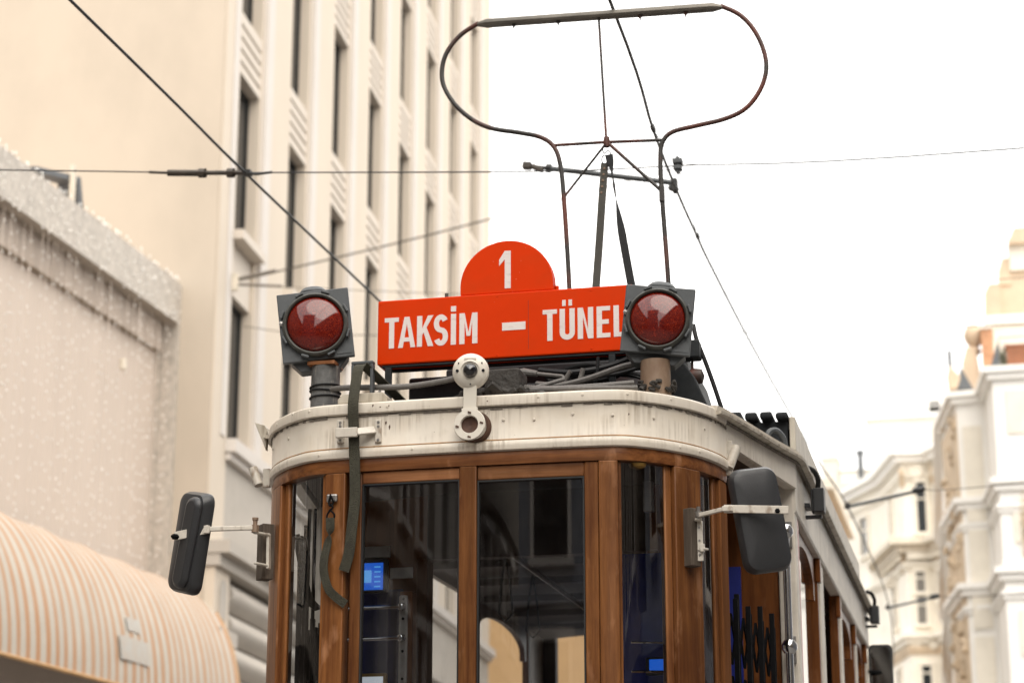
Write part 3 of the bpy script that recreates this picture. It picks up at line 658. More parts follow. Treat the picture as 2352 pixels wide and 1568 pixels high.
for xa, xb in ((-.406,-.016),(.055,.469),(.611,.763),(-.761,-.576),(.881,.9135),(-.9135,-.896)):
    MB().sweep(seg(xa, xb, 8), [(-.022, ZB), (-.022, 3.1385 if abs(xa) < .5 else 3.186)], closed=False).build('window_pane', 'window_glass', T, smooth=True)
    if abs(xa) < .5:
        z1 = 3.139 if xa < 0 else 3.131
        MB().sweep(seg(xa, xb, 4), [(-.006, z1-.006), (-.006, z1), (-.03, z1), (-.03, z1-.006)]).sweep(seg(xa, xa+.006, 1), [(-.006, ZB), (-.006, z1-.006), (-.03, z1-.006), (-.03, ZB)]).sweep(seg(xb-.006, xb, 1), [(-.006, ZB), (-.006, z1-.006), (-.03, z1-.006), (-.03, ZB)]).build('glazing_bead', 'black_rubber', T)
MB().sweep(FRONT, [(.0,.55),(.012,.6),(.012,1.1),(.03,1.12),(.03,1.2),(-.06,1.2),(-.06,.55)]).build('front_apron', 'lower_red', T, smooth=True)
hl = MB().lathe([(.11,0),(.12,.03),(.11,.07),(.095,.075)], (0,.0,.85), (0,-1,0), 24).build('headlight', 'chrome', T, smooth=True); MB().lathe([(.095,.075),(.05,.09),(0,.094)], (0,0,.85), (0,-1,0), 24).build('lens', 'camera_white', hl, smooth=True)
# doorway header, gutters, body sides, roof boards
for s in (1, -1):
    def side(path): return path if s > 0 else [(-x, y) for x, y in path[::-1]]
    zf = 3.24 if s > 0 else 3.37
    MB().sweep(side([(.9385,.5425),(.975,.74),(1.12,1.5)]), [(.0,3.345),(.011,3.348),(.011,3.462),(-.04,3.462),(-.04,3.345)]).build('door_header', 'cream_paint', T)
    MB().sweep(side([(1.12,1.501),(1.12,6.35)]), [(0,zf),(.006,zf+.01),(.004,3.50),(-.05,3.50),(-.05,zf)]).build('side_fascia', 'side_cream', T)
    gp = side([(.905,.39),(.927,.47),(.942,.56),(.985,.79),(1.05,1.13),(1.118,1.48),(1.124,1.56),(1.124,6.35)]); gz = [0,.004,.008,.016,.024,.038,.040,.040]
    if s < 0: gz = gz[::-1]
    MB().sweep(gp, [(.012,3.428),(.046,3.434),(.048,3.444),(.030,3.447),(.012,3.447)], dz=gz).build('gutter', 'cream_dirty', T)
    MB().sweep(gp, [(.010,3.448),(.030,3.448),(.033,3.466),(.018,3.470),(.0,3.470)], dz=gz).build('gutter_lip', 'side_cream', T)
    MB().sweep(gp, [(.009,3.418),(.022,3.419),(.022,3.4275),(.009,3.4275)], dz=gz).build('gutter_shade_strip', 'seal_and_shade_grey', T)  # dark strip painting in the shadow beneath the gutter
    MB().box(*sorted((s*1.085, s*1.112)), 1.76, 5.93, 3.545, 3.735).build('roof_board', 'cream_dirty', T, bevel=.004)
    MB().box(*sorted((s*.60, s*1.075)), 1.78, 5.9, 3.56, 3.72).build('walkway_frame', 'box_dark', T)
    for k in range(4): xa = .815 + k*.070; MB().box(*sorted((s*xa, s*(xa+.057))), 1.72 + .012*(k % 2), 5.9, 3.722, 3.764 - .003*k).build('walkway_plank', 'box_dark', T, bevel=.012)
    MB().box(*sorted((s*1.04, s*1.118)), 1.5, 1.62, .7, 3.40).build('body_post', 'side_cream', T, bevel=.006)
    posts = [(2.67,3.0),(3.92,4.2),(5.1,5.35),(6.05,6.35)] if s > 0 else [(2.67,3.0),(4.22,4.45),(5.82,6.35)]
    for a, b in posts:
        MB().box(*sorted((s*1.06, s*1.112)), a + .12, b, .7, zf).build('body_post', 'side_cream', T, bevel=.006)
        MB().box(*sorted((s*1.06, s*1.105)), a + .05, a + .118, .7, zf).build('window_post', 'wood_inner', T, bevel=.004)
        MB().box(*sorted((s*1.095, s*1.122)), a + .04, a + .10, zf-.12, zf - .002).build('post_bracket', 'wood_inner', T, bevel=.006)
    for a, b in ([(1.72,2.66),(4.21,5.09),(5.36,6.04)] if s > 0 else [(1.72,2.66),(4.46,5.8)]):
        zs = zf - .17; arc = [(a + .05 + (b-a-.1)*(1-math.cos(math.pi*k/16))/2, zs + .12*math.sin(math.pi*k/16)) for k in range(17)]
        MB().prism([(a, zs-.05), (a+.049, zs-.05)] + arc + [(b-.049, zs-.05), (b, zs-.05), (b, zf), (a, zf)], lambda p, q, d: (d, p, q), s*1.06, s*1.095).build('arched_head', 'wood_inner', T)
        if s > 0: MB().box(1.068, 1.074, a+.02, b-.02, 1.5, zs+.14).build('window_pane', 'side_glass', T)
    MB().box(*sorted((s*1.075, s*1.115)), 1.63, 1.70, .7, zf).build('red_stripe_post', 'lower_red' if s > 0 else 'side_cream', T, bevel=.004)
    MB().box(*sorted((s*1.04, s*1.108)), 1.63, 6.35, .55, 1.5).build('side_panel', 'lower_red', T)
MB().box(-1.1, 1.1, .75, 6.38, .62, .70).build('floor', 'wood_inner', T)
# bulkheads inside
MB().box(-1.03, -.56, 1.52, 1.57, .7, 3.40).build('bulkhead_panel', 'wood_inner', T); MB().box(.47, 1.035, 1.52, 1.57, .7, 3.40).build('bulkhead_panel', 'wood_inner', T); MB().box(-.56, .47, 1.521, 1.569, 3.10, 3.40).build('bulkhead_panel', 'wood_ceiling', T)
for x in (-.60, .46): MB().box(x, x+.05, 1.49, 1.60, .7, 3.1).build('bulkhead_post', 'wood_inner', T, bevel=.006)
MB().box(-1.1, -.97, 6.3, 6.38, .7, 3.4).box(.97, 1.1, 6.3, 6.38, .7, 3.4).box(-.74, -.2, 6.3, 6.38, .7, 3.4).box(.2, .97, 6.3, 6.38, .7, 3.4).box(-.97, -.74, 6.3, 6.38, .7, 2.2).box(-.2, .2, 6.3, 6.38, .7, 3.4).build('rear_wall', 'wood_ceiling', T)
for k in range(7): MB().box(-1.0, 1.0, 1.9 + k*.62, 1.95 + k*.62, 3.33, 3.37).build('ceiling_rib', 'wood_ceiling', T)
MB().tube([(-.35, 1.7, 3.25), (-.35, 6.2, 3.25)], .014, 8).build('grab_rail', 'steel', T, smooth=True); MB().tube([(.3, 1.7, 3.25), (.3, 6.2, 3.25)], .014, 8).build('grab_rail', 'steel', T, smooth=True)
for i, (x, y, z0) in enumerate(((.3,2.0,3.22),(.3,2.5,3.22),(-.35,2.2,3.22),(-.35,2.8,3.22))):
    MB().ribbon([(x, y, z0), (x-.02, y, z0-.12), (x-.035, y, z0-.28), (x, y, z0-.32), (x+.035, y, z0-.28), (x+.02, y, z0-.12), (x, y, z0)], (0,1,0), .025, .005).build('grab_strap', 'strap_black', T)
# folding lattice gates in both doorways
for s in (1, -1):
    g = None
    for k in range(9):
        x, y = (.90 + .02*(k % 2) + .016*k, .70 + .075*k) if s > 0 else (-.83 - .019*k, .98 + .02*(k % 2)); h = (2.80, 2.76, 2.79, 2.75, 2.73, 2.77, 2.72, 2.76, 2.71)[k] + (.42 if s < 0 and k > 6 else 0)
        b = MB().box(x-.010, x+.010, y-.010, y+.010, .75, h).build('gate_bar', 'black_iron', g or T, bevel=.002)
        if g is None: g = b; g.name = 'folding_gate'
    la = MB()
    for k in range(8):
        x0, y0 = (.90 + .016*k, .70 + .075*k) if s > 0 else (-.83 - .019*k, .99); x1, y1 = (.90 + .016*(k+1), y0 + .075) if s > 0 else (x0 - .019, .99)
        for z in (1.1, 1.5, 1.9, 2.25, 2.5): la.bar((x0, y0, z), (x1, y1, z+.2), .006, .016).bar((x0, y0, z+.2), (x1, y1, z), .006, .016)
    tag(la.build('gate_lattice', 'black_iron', g), kind='stuff')
for x, z0, z1 in ((-.80, 2.0, 3.16), (-.775, 2.0, 3.16)): MB().tube([(x, .55, z0), (x, .55, z1)], .008, 6).build('gate_guide', 'black_iron', T, smooth=True)
MB().box(-1.06, -.985, 1.48, 1.499, 2.0, 3.2).build('jamb_plate', 'side_cream', T, bevel=.004)
# chrome handrail by the doorway
hr = MB().tube([(1.085, 1.40, 2.0), (1.085, 1.40, 3.13)], .016, 12).build('handrail', 'chrome', T, smooth=True)
for z in (2.64, 3.14): MB().lathe([(0,-.034),(.022,-.028),(.034,-.01),(.034,.01),(.022,.028),(0,.034)], (1.085, 1.40, z), n=16).build('ball_fitting', 'chrome', hr, smooth=True); MB().tube([(1.085, 1.40, z), (1.085, 1.5, z)], .012, 8).box(1.065, 1.105, 1.488, 1.4995, z-.06, z+.06).build('fitting_foot', 'steel', hr, bevel=.003)
# inside the cab
gb = MB().box(-.385, -.350, .47, .485, 2.42, 2.775).build('grab_bar_plate', 'alu_plate', T, bevel=.006)
for z in (2.725, 2.60): MB().tube([(-.60, .45, z), (-.366, .45, z)], .008, 10).build('grab_bar', 'chrome', gb, smooth=True); MB().lathe([(0,-.018),(.014,-.012),(.018,0),(.014,.012),(0,.018)], (-.366, .45, z), n=12).build('ball_fitting', 'chrome', gb, smooth=True)
for z in (2.76, 2.68, 2.55, 2.44): MB().lathe([(.006,0),(.005,.004),(0,.004)], (-.367, .47, z), (0,-1,0), 8).build('screw', 'black_iron', gb)
tk = MB().box(-.58, -.445, .50, .53, 2.795, 2.935).build('ticket_machine', 'device_dark', T, bevel=.006); MB().box(-.572, -.462, .496, .4995, 2.805, 2.915).build('screen', 'screen_blue', tk)
MB().box(-.565, -.51, .4945, .4957, 2.835, 2.885).build('screen_button', 'screen_cyan', tk)
for k in range(5): MB().box(-.498, -.472, .4945, .4957, 2.815 + k*.020, 2.821 + k*.020).build('screen_row', 'screen_cyan', tk)
MB().box(-.585, -.437, .505, .52, 2.937, 2.985).box(-.437, -.34, .51, .52, 2.85, 2.895).build('mount_plate', 'alu_plate', tk, bevel=.004)
tb2 = MB().box(-.59, -.44, .50, .52, 2.30, 2.470).build('tablet', 'tablet_yellow', T, bevel=.008); MB().box(-.58, -.455, .496, .4995, 2.31, 2.455).build('screen', 'screen_white', tb2)
MB().box(-.88, -.64, 1.40, 1.42, 2.1, 2.95).build('blind_and_reflection', 'curtain_blue', T); MB().box(.44, .72, .78, .80, 1.9, 2.96).build('blind_and_reflection', 'reflection_blue', T); MB().box(.74, .88, 1.44, 1.46, 1.9, 3.0).build('blind_and_reflection', 'reflection_blue', T)  # bright blue sheets stand in for street reflections; left one is a blind
MB().box(-.40, -.345, .53, .60, 1.2, 2.80).build('cab_post', 'wood_inner', T, bevel=.005)
for z in (2.535, 2.425): MB().tube([(.59, .30, z), (.80, .36, z)], .005, 8).build('grab_bar', 'chrome', T, smooth=True)
ds = MB().box(.595, .70, .60, .63, 2.445, 2.515).build('display_unit', 'device_dark', T, bevel=.004); MB().box(.61, .69, .596, .5995, 2.455, 2.505).build('screen', 'screen_blue', ds)
MB().box(.645, .685, .30, .33, 3.04, 3.16).build('switch_box', 'alu_plate', T, bevel=.004); MB().box(.735, .775, .36, .39, 3.04, 3.16).build('switch_box', 'alu_plate', T, bevel=.004)
MB().lathe([(.035,0),(.03,-.012),(.012,-.02),(0,-.02)], (.66, .10, 3.185), n=14).build('cab_lamp', 'tablet_yellow', T, smooth=True)

# ------------------------------------------------------------------ destination sign
Z0, Z1, YS = 3.762, 4.043, .55
sign = MB().box(-.520, .575, YS, YS+.11, Z0, Z1).build('destination_sign', 'red_enamel', T, bevel=.006)
arc = [(.037 + .200*math.cos(q), 4.083 + .193*math.sin(q)) for q in [math.pi*k/28 for k in range(29)]]
MB().prism([(.237, 4.046)] + arc + [(-.163, 4.046)], lambda a, b, d: (a, d, b), YS+.012, YS+.075).build('route_disc', 'red_enamel', sign, bevel=.004)
MB().box(-.22, .32, YS+.02, YS+.10, 4.0435, 4.0455).build('disc_gasket', 'box_dark', sign)
for x in (-.235, .245): MB().tube([(x, YS+.06, 4.043), (x, YS+.06, 4.075)], .008, 8).build('mount_stud', 'rim_grey' if x < 0 else 'red_enamel', sign)
MB().box(.1335, .1345, YS-.0008, YS+.001, Z0+.03, Z1-.04).build('seam', 'brown_hole', sign)
for x, z in ((-.508,3.78),(-.508,4.028),(.0,3.776),(.0,4.03),(.40,4.028),(.40,3.778)): MB().lathe([(.0042,0),(.0036,.0015),(0,.002)], (x, YS, z), (0,-1,0), 10).build('screw', 'red_enamel', sign)
def rect(a, b, c, d): return [(a, c), (b, c), (b, d), (a, d)]
def stroke(pts, w):
    P = [Vector((p[0], p[1])) for p in pts]; Lf, Rt = [], []
    for i, p in enumerate(P):
        t = (P[min(i+1, len(P)-1)] - P[max(i-1, 0)]).normalized(); nn = Vector((-t.y, t.x)); Lf.append(p + nn*w/2); Rt.append(p - nn*w/2)
    return [(q.x, q.y) for q in Lf + Rt[::-1]]
def arcp(cx, cy, rx, ry, a0, a1, n=12): return [(cx + rx*math.cos(R(a0 + (a1-a0)*k/n)), cy + ry*math.sin(R(a0 + (a1-a0)*k/n))) for k in range(n+1)]
H, SW = .134, .0225
def glyph(ch, w):
    if ch == 'T': return [rect(0, w, H-.019, H), rect(w/2-SW/2, w/2+SW/2, 0, H-.019)]
    if ch == 'A': return [[(0,0),(.0205,0),(w/2,.104),(w/2-.011,H),(w/2-.011,H)][:4], [(w,0),(w-.0205,0),(w/2,.104),(w/2+.011,H)][::-1], [(w/2-.011,H),(w/2,.104),(w/2+.011,H)], rect(w*.27, w*.73, .026, .044)]
    if ch == 'K': return [rect(0, SW, 0, H), [(SW,.050),(SW,.078),(w-.024,H),(w,H)], [(SW+.004,.070),(SW+.016,.090),(w+.001,0),(w-.023,0)]]
    if ch == 'I': return [rect(0, w, 0, H), rect(0, w, H+.010, H+.034)]
    if ch == 'M': return [rect(0, SW, 0, H), rect(w-SW, w, 0, H), [(SW,H),(SW,.098),(w/2-.008,.034),(w/2,.050)], [(w-SW,H),(w/2,.050),(w/2+.008,.034),(w-SW,.098)], [(w/2-.008,.034),(w/2+.008,.034),(w/2,.0505)]]
    if ch == 'N': return [rect(0, SW, 0, H), rect(w-SW, w, 0, H), [(SW,H),(SW,.094),(w-SW,0),(w-SW,.040)]]
    if ch == 'E': return [rect(0, SW, 0, H), rect(SW, w, H-.019, H), rect(SW, w-.006, .058, .077), rect(SW, w, 0, .019)]
    if ch == 'L': return [rect(0, SW, 0, H), rect(SW, w, 0, .019)]
    if ch == 'U':
        r = w/2 - SW/2; return [stroke([(SW/2, H)] + arcp(w/2, r+SW/2, r, r, 180, 360, 16) + [(w-SW/2, H)], SW), rect(w/2-.021, w/2-.006, H+.012, H+.038), rect(w/2+.006, w/2+.021, H+.012, H+.038)]
    if ch == 'S':
        r = w/2 - SW/2; ry = .0285; p = arcp(w/2, H-SW/2-ry+.001, r, ry, 25, 180, 12) + arcp(w/2, H-SW/2-ry+.001, r, ry, 180, 240, 4)[1:]
        p += arcp(w/2, SW/2+ry-.001, r, ry, 60, 0, 4) + arcp(w/2, SW/2+ry-.001, r, ry, 0, -155, 12)[1:]
        return [stroke(p, SW)]
    if ch == '-': return [rect(0, w, .055, .089)]
    if ch == '1': return [rect(w-.026, w, 0, .165), [(w-.026, .165), (w-.026, .128), (0, .100), (0, .127)]]
def letter(ch, x, w, z, y):
    m_ = MB()
    for k, pl_ in enumerate(glyph(ch, w)): m_.prism(pl_, lambda a, b, d: (x + a, d, z + b), y - .0012 - .00012*k, y + .001)
    m_.build('letter', 'letter_white', sign)
for ch, x, w in (('T',-.488,.062),('A',-.428,.075),('K',-.346,.071),('S',-.273,.062),('I',-.199,.0225),('M',-.162,.078)): letter(ch, x, w, 3.831, YS)
letter('-', .022, .100, 3.823, YS)
for ch, x, w in (('T',.195,.061),('U',.267,.064),('N',.343,.066),('E',.423,.057),('L',.494,.054)): letter(ch, x, w, 3.8215, YS)
letter('1', .006, .050, 4.065, YS+.012)

# ------------------------------------------------------------------ roof gear under the sign
MB().box(-.50, .60, YS+.006, YS+.024, 3.750, 3.7605).box(-.50, .60, YS+.08, YS+.10, 3.750, 3.7605).build('sign_rail', 'box_dark', T, bevel=.003)
for x in (-.485, .47): MB().box(x, x+.028, YS, YS+.02, 3.49, 3.749).build('sign_leg', 'box_dark', T, bevel=.003)
MB().box(-.43, -.17, .72, .95, 3.62, 3.745).build('equipment_box', 'box_dark', T, bevel=.012); MB().prism([(-.43,3.50),(-.2,3.50),(-.2,3.60),(-.40,3.60)], lambda a,b,d:(a,d,b), .62, .9).build('equipment_box', 'box_dark', T, bevel=.008)
MB().box(-.14, .22, .75, .85, 3.48, 3.74).build('equipment_box', 'box_dark', T, bevel=.008); MB().box(.16, .70, .80, .95, 3.655, 3.74).build('equipment_box', 'lamp_grey', T, bevel=.006)
MB().box(-.34, .72, 1.0, 1.5, 3.50, 3.85).build('resistor_case', 'box_dark', T, bevel=.01)
MB().prism([(.70,3.50),(.88,3.50),(.83,3.62),(.79,3.68),(.76,3.79),(.70,3.79)], lambda a,b,d:(a,d,b), .5, 1.4).build('side_shield', 'box_dark', T, bevel=.006)
MB().box(.77, .835, .62, .70, 3.735, 3.81).build('junction_box', 'box_dark', T, bevel=.006); MB().tube([(.80,.66,3.735),(.80,.66,3.66)], .006, 6).lathe([(0,0),(.03,.01),(.036,.03),(.03,.06),(0,.07)], (.78,.66,3.66), (1,0,.05), 12).build('horn', 'bow_steel', T, smooth=True)
for k in range(13):
    x0 = random.uniform(.10, .22); z0 = random.uniform(3.53, 3.70); y = random.uniform(.42, .72); r = random.choice((.006,.008,.011,.014)); x1 = random.uniform(.52, .66)
    MB().tube(catmull([(x0, y, z0), ((x0*2+x1)/3, y+random.uniform(-.04,.04), z0+random.uniform(-.05,.03)), ((x0+2*x1)/3, y+random.uniform(-.04,.04), z0+random.uniform(-.05,.05)), (x1, y, z0+random.uniform(-.04,.06))], 6), r, 7).build('cable', 'cable', T, smooth=True)
for pts, r in (([(.20,.40,3.60),(.30,.38,3.585),(.42,.36,3.60),(.56,.34,3.635),(.62,.36,3.65)], .013), ([(.26,.45,3.52),(.30,.44,3.60),(.335,.43,3.655)], .010), ([(.33,.4,3.52),(.37,.42,3.6),(.39,.42,3.66)], .010), ([(.40,.5,3.66),(.43,.48,3.62),(.44,.48,3.72)], .007)):
    MB().tube(catmull(pts, 6), r, 8).build('cable', 'conduit' if r > .009 else 'cable', T, smooth=True)
def corrugated(pts, r, name='conduit'):
    c = catmull(pts, 26); rs = [r*(1 + .07*(k % 2)) for k in range(len(c))]; return MB().tube(c, rs, 9).build(name, 'conduit', T, smooth=True)
corrugated([(-.60,.20,3.575),(-.52,.13,3.560),(-.42,.10,3.548),(-.25,.09,3.540),(-.08,.06,3.548),(-.02,.03,3.556)], .0115)
corrugated([(.21,.12,3.515),(.34,.09,3.497),(.50,.11,3.502),(.64,.16,3.520)], .0115); corrugated([(.22,.10,3.50),(.36,.06,3.487),(.52,.07,3.484),(.66,.12,3.49)], .010)
MB().tube([(.10,.35,3.63),(.16,.35,3.640),(.22,.33,3.625)], [.016,.017,.012], 9).tube([(.22,.33,3.625),(.33,.30,3.60)], .008, 8).tube([(.33,.30,3.60),(.335,.29,3.585),(.22,.2,3.53)], .008, 8).build('cable_gland', 'conduit', T, smooth=True)
# tar lump and base blocks
tl = MB().box(.075, .215, .03, .17, 3.468, 3.575)
o = tl.build('tar_box', 'tar', T, bevel=.008)
lump = MB()
for k in range(70):
    x = random.uniform(-.04, .30); y = random.uniform(.02, .10); r = random.uniform(.008, .026); lump.obox((x, y, 3.472 + random.uniform(0, .02)*(1 if .04 < x < .25 else .3)), (r*2.4, r*1.3, r*.8), (random.uniform(-30,30), random.uniform(-30,30), random.uniform(0,180)))
tag(lump.build('tar_crust', 'tar', T, bevel=.003), kind='stuff')
lump = MB()
for k in range(46):
    q = random.uniform(0, 6.28); r = random.uniform(.062, .082); lump.obox((.712 + r*math.cos(q), .25 + r*math.sin(q), 3.50 + random.uniform(-.01, .035)), (.024,.014,.012), (random.uniform(0,90), random.uniform(0,40), math.degrees(q)+90))
tag(lump.build('tar_crust', 'tar', T, bevel=.003), kind='stuff')
bp_ = MB().prism([(-.520,3.470),(-.318,3.470),(-.318,3.490),(-.335,3.508),(-.500,3.508),(-.520,3.488)], lambda a,b,d:(a,d,b), .03, .13).build('base_block', 'cream_dirty', T, bevel=.003)
for x in (-.46, -.36): MB().lathe([(.014,0),(.014,.008),(.006,.010),(.006,.016),(0,.016)], (x, .07, 3.508), n=6).build('bolt', 'steel', bp_)
MB().bar((-.466,.06,3.50),(-.466,.06,3.630), .034, .012, up=(1,0,0)).bar((-.388,.06,3.50),(-.388,.06,3.630), .034, .012, up=(1,0,0)).box(-.472,-.382,.043,.077,3.6305,3.643).build('strap_guide', 'lamp_grey', bp_, bevel=.003)
# webbing strap guide on the fascia
hb = MB().box(-.507,-.481,-.014,.012,3.303,3.394).box(-.352,-.326,-.014,.012,3.297,3.388).box(-.4805,-.3525,-.010,.010,3.338,3.356).build('strap_bracket', 'white_hardware', T, bevel=.003)
MB().box(-.497,-.408,-.064,-.050,3.312,3.350).box(-.497,-.485,-.050,-.014,3.314,3.348).bar((-.412,-.057,3.332),(-.352,-.012,3.347), .034, .010, up=(0,-1,.4)).build('strap_loop', 'white_hardware', hb, bevel=.003)
for x, z in ((-.493,3.382),(-.493,3.315),(-.493,3.368),(-.338,3.376),(-.338,3.306),(-.338,3.36)): MB().lathe([(.006,0),(.005,.003),(0,.003)], (x, -.014, z), (0,-1,0), 8).build('screw', 'steel', hb)
# little tube lamps and flap at the roof corners
MB().tube([(.985,.56,3.338),(.955,.54,3.248)], .019, 14).build('flag_holder', 'white_hardware', T, smooth=True); MB().box(.935,.968,.545,.565,3.22,3.36).build('flag_bracket', 'white_hardware', T, bevel=.003)
MB().tube([(-1.022,.46,3.325),(-.990,.45,3.25)], .019, 14).build('flag_holder', 'white_hardware', T, smooth=True); MB().box(-.975,-.945,.45,.47,3.24,3.32).build('flag_bracket', 'white_hardware', T, bevel=.003)
MB().prism([(-1.0,3.508),(-.955,3.492),(-.945,3.478),(-.948,3.385),(-.962,3.42),(-.985,3.47)], lambda a,b,d:(a,d,b), .40, .43).build('bent_flap', 'cream_dirty', T, bevel=.003)
hd = MB().tube(catmull([(1.03,1.30,3.50),(1.035,1.30,3.555),(1.065,1.33,3.575),(1.095,1.36,3.545),(1.10,1.37,3.50)], 5), .013, 8).build('roof_handle', 'lamp_grey', T, smooth=True)

# ------------------------------------------------------------------ red signal lamps
def signal(cx, cy, cz, roll, size, post_mt, px, py, yaw):
    Mx = Matrix.Translation((cx, cy, cz)) @ Matrix.Rotation(R(yaw), 4, 'Z') @ Matrix.Rotation(R(roll), 4, 'Y'); s = size
    h = MB().box(-s, s, -.012, .012, -s, s).box(-s*.82, s*.82, .0125, .10, -s*.90, s*.86)
    h.prism([(-.12,-s*.93),(.12,-s*.93),(.08,-s-.035),(-.08,-s-.035)], lambda a,b,d:(a,d,b), .02, .10)
    o = h.xf(Mx).build('signal_lamp', 'lamp_grey', T, bevel=.004)
    r = s*.79
    MB().lathe([(s*.915,-.012),(s*.92,-.022),(s*.90,-.036),(s*.85,-.042),(s*.81,-.038),(r,-.026),(r,-.014)], (0,0,0), (0,1,0), 48).xf(Mx).build('rim', 'rim_grey', o, smooth=True)
    MB().lathe([(r,-.022)] + [(r*math.cos(q), -.022 - .040*math.sin(q)) for q in [math.pi/2*k/10 for k in range(1, 11)]], (0,0,0), (0,1,0), 48).xf(Mx).build('lens', 'red_lens', o, smooth=True)
    for k in range(8):
        q = math.pi*2*(k+.5)/8; c = MB().obox((0,-.028,0), (.010,.022,.034)); c.xf(Mx @ Matrix.Rotation(-q, 4, 'Y') @ Matrix.Translation((s*.955,0,0))); c.build('clip', 'lamp_grey', o, bevel=.003)
    MB().lathe([(.011,0),(.011,-.010),(0,-.012)], (-s*.93,-.012,.02), (0,1,0), 8).xf(Mx).build('screw', 'steel', o)
    MB().box(s*.52, s*.93, -.0145, -.012, -s*.90, -s*.82).xf(Mx).build('embossed_plate', 'lamp_grey', o)
    MB().lathe([(.06,0),(.06,.03),(.045,.046),(0,.052)], (0, .05, s*.86), (0,0,1), 20).xf(Mx).build('top_cap', 'lamp_grey', o, smooth=True)
    zt = cz - s - .02
    MB().lathe([(.062,3.47),(.060,3.50),(.0585,zt)], (px, py, 0), n=28).build('post', post_mt, o, smooth=True)
    return o
la_ = signal(-.690, .24, 3.858, -7., .147, 'post_wrap', -.655, .28, 14)
lb_ = signal(.730, .22, 3.782, 6.3, .137, 'post_rust', .712, .25, 7)
for z, tl_ in ((3.605,.004),(3.585,-.004),(3.560,.003)): MB().tube([(-.655 + .0625*math.cos(q), .28 + .0625*math.sin(q), z + tl_*math.cos(q)) for q in [2*math.pi*k/26 for k in range(26)]], .0038, 6, closed=True).build('wire_tie', 'cable', la_, smooth=True)
MB().box(-.715,-.60,.22,.34,3.690,3.704).build('wood_packing', 'wood_rail', la_)
MB().lathe([(.075,3.462),(.068,3.48),(.063,3.50)], (-.655,.28,0), n=20).build('post_foot', 'cream_dirty', la_)

# ------------------------------------------------------------------ camera on its arm
ax = Vector((.16,-1,-.10)).normalized(); cc = Vector((.041,-.05,3.547))
sc = MB().lathe([(0,-.03),(.045,-.03),(.068,-.012),(.071,.002),(.066,.014),(.050,.026),(.036,.031),(.036,.026),(0,.026)], cc, ax, 40).build('security_camera', 'camera_white', T, smooth=True)
MB().lathe([(.029,.024),(.028,.033),(.022,.046),(.012,.054),(0,.056)], cc, ax, 28).build('dome', 'dome_black', sc, smooth=True)
sd_ = ax.cross(Vector((0,0,1))).normalized(); su = sd_.cross(ax).normalized()
for a, b in ((-.050,0),(.050,0),(-.045,.030),(.045,.030),(0,-.052)):
    r = .0062 if b == 0 else .003; MB().lathe([(r,0),(r,.003),(0,.003)], cc + sd_*a + su*b + ax*(.0255 if b == 0 else .0235), ax, 12).build('sensor_hole', 'dome_black', sc)
c0 = cc + ax*.0285 + su*.042; MB().add([c0 + sd_*a + su*b + ax*d for d in (-.006,.0) for a, b in ((-.023,-.007),(.023,-.007),(.023,.007),(-.023,.007))], [(0,1,2,3)[::-1],(4,5,6,7),(0,1,5,4),(1,2,6,5),(2,3,7,6),(3,0,4,7)]).build('label_plate', 'white_hardware', sc)
MB().bar((.040,-.055,3.50),(.038,-.052,3.385), .052, .010, up=(0,1,0)).build('arm', 'camera_white', sc, bevel=.003)
MB().lathe([(.064,-.06),(.064,.0),(.058,.012),(.048,.012)], (.050,-.010,3.335), (-.05,-1,.0), 32).build('stub', 'brown_hole', sc, smooth=True)
MB().lathe([(.034,.040),(.060,.040),(.063,.046),(.060,.052),(.036,.052),(.033,.046),(.034,.040)], (.040,-.012,3.335), (-.02,-1,.03), 36).bar((.040,-.058,3.375),(.039,-.056,3.402), .062, .010, up=(0,1,0)).build('mount_ring', 'camera_white', sc, smooth=True)
MB().lathe([(.034,.034),(0,.030)], (.040,-.012,3.335), (-.02,-1,.03), 24).build('ring_hole', 'brown_hole', sc)
for a, b in ((.0,.048),(.0,-.048),(.048,.005),(-.048,-.005)): MB().obox((.040+a,-.066,3.335+b), (.013,.004,.006), (0, 20, 0)).build('slot', 'brown_hole', sc)

# ------------------------------------------------------------------ wing mirrors
def rrect(w, h, r, n=6):
    o = []
    for cx, cy, a in ((w-r,h-r,0),(-w+r,h-r,90),(-w+r,-h+r,180),(w-r,-h+r,270)):
        for k in range(n+1): q = R(a + 90*k/n); o.append((cx + r*math.cos(q), cy + r*math.sin(q)))
    return o
def mirror_body(w, h, Mx, parent, ridge=0):
    b = MB(); lay = [(1,.0),(1.02,-.012),(1.0,-.030),(.93,-.048),(.78,-.056),(.4,-.060),(.001,-.061)]; n_ = None
    for sc_, d in lay:
        o = rrect(w, h, .045); n_ = len(o)
        for x, z in o: b.v.append(Vector((x*sc_ if sc_ > .5 else x*sc_, d - (ridge*.022*math.exp(-((x*sc_-w*.35)/(w*.33))**2) if sc_ < .95 else 0), z*(sc_ + (1-sc_)*.35 if sc_ > .5 else sc_))))
    for i in range(len(lay)-1):
        for k in range(n_): k2 = (k+1) % n_; b.f.append((i*n_+k, i*n_+k2, (i+1)*n_+k2, (i+1)*n_+k))
    o = b.xf(Mx).build('wing_mirror', 'mirror_plastic', parent, smooth=True)
    g = MB().prism(rrect(w*.94, h*.96, .03), lambda a, c, d: (a, d, c), -.004, .002); g.xf(Mx).build('mirror_glass', 'chrome', o)
    return o
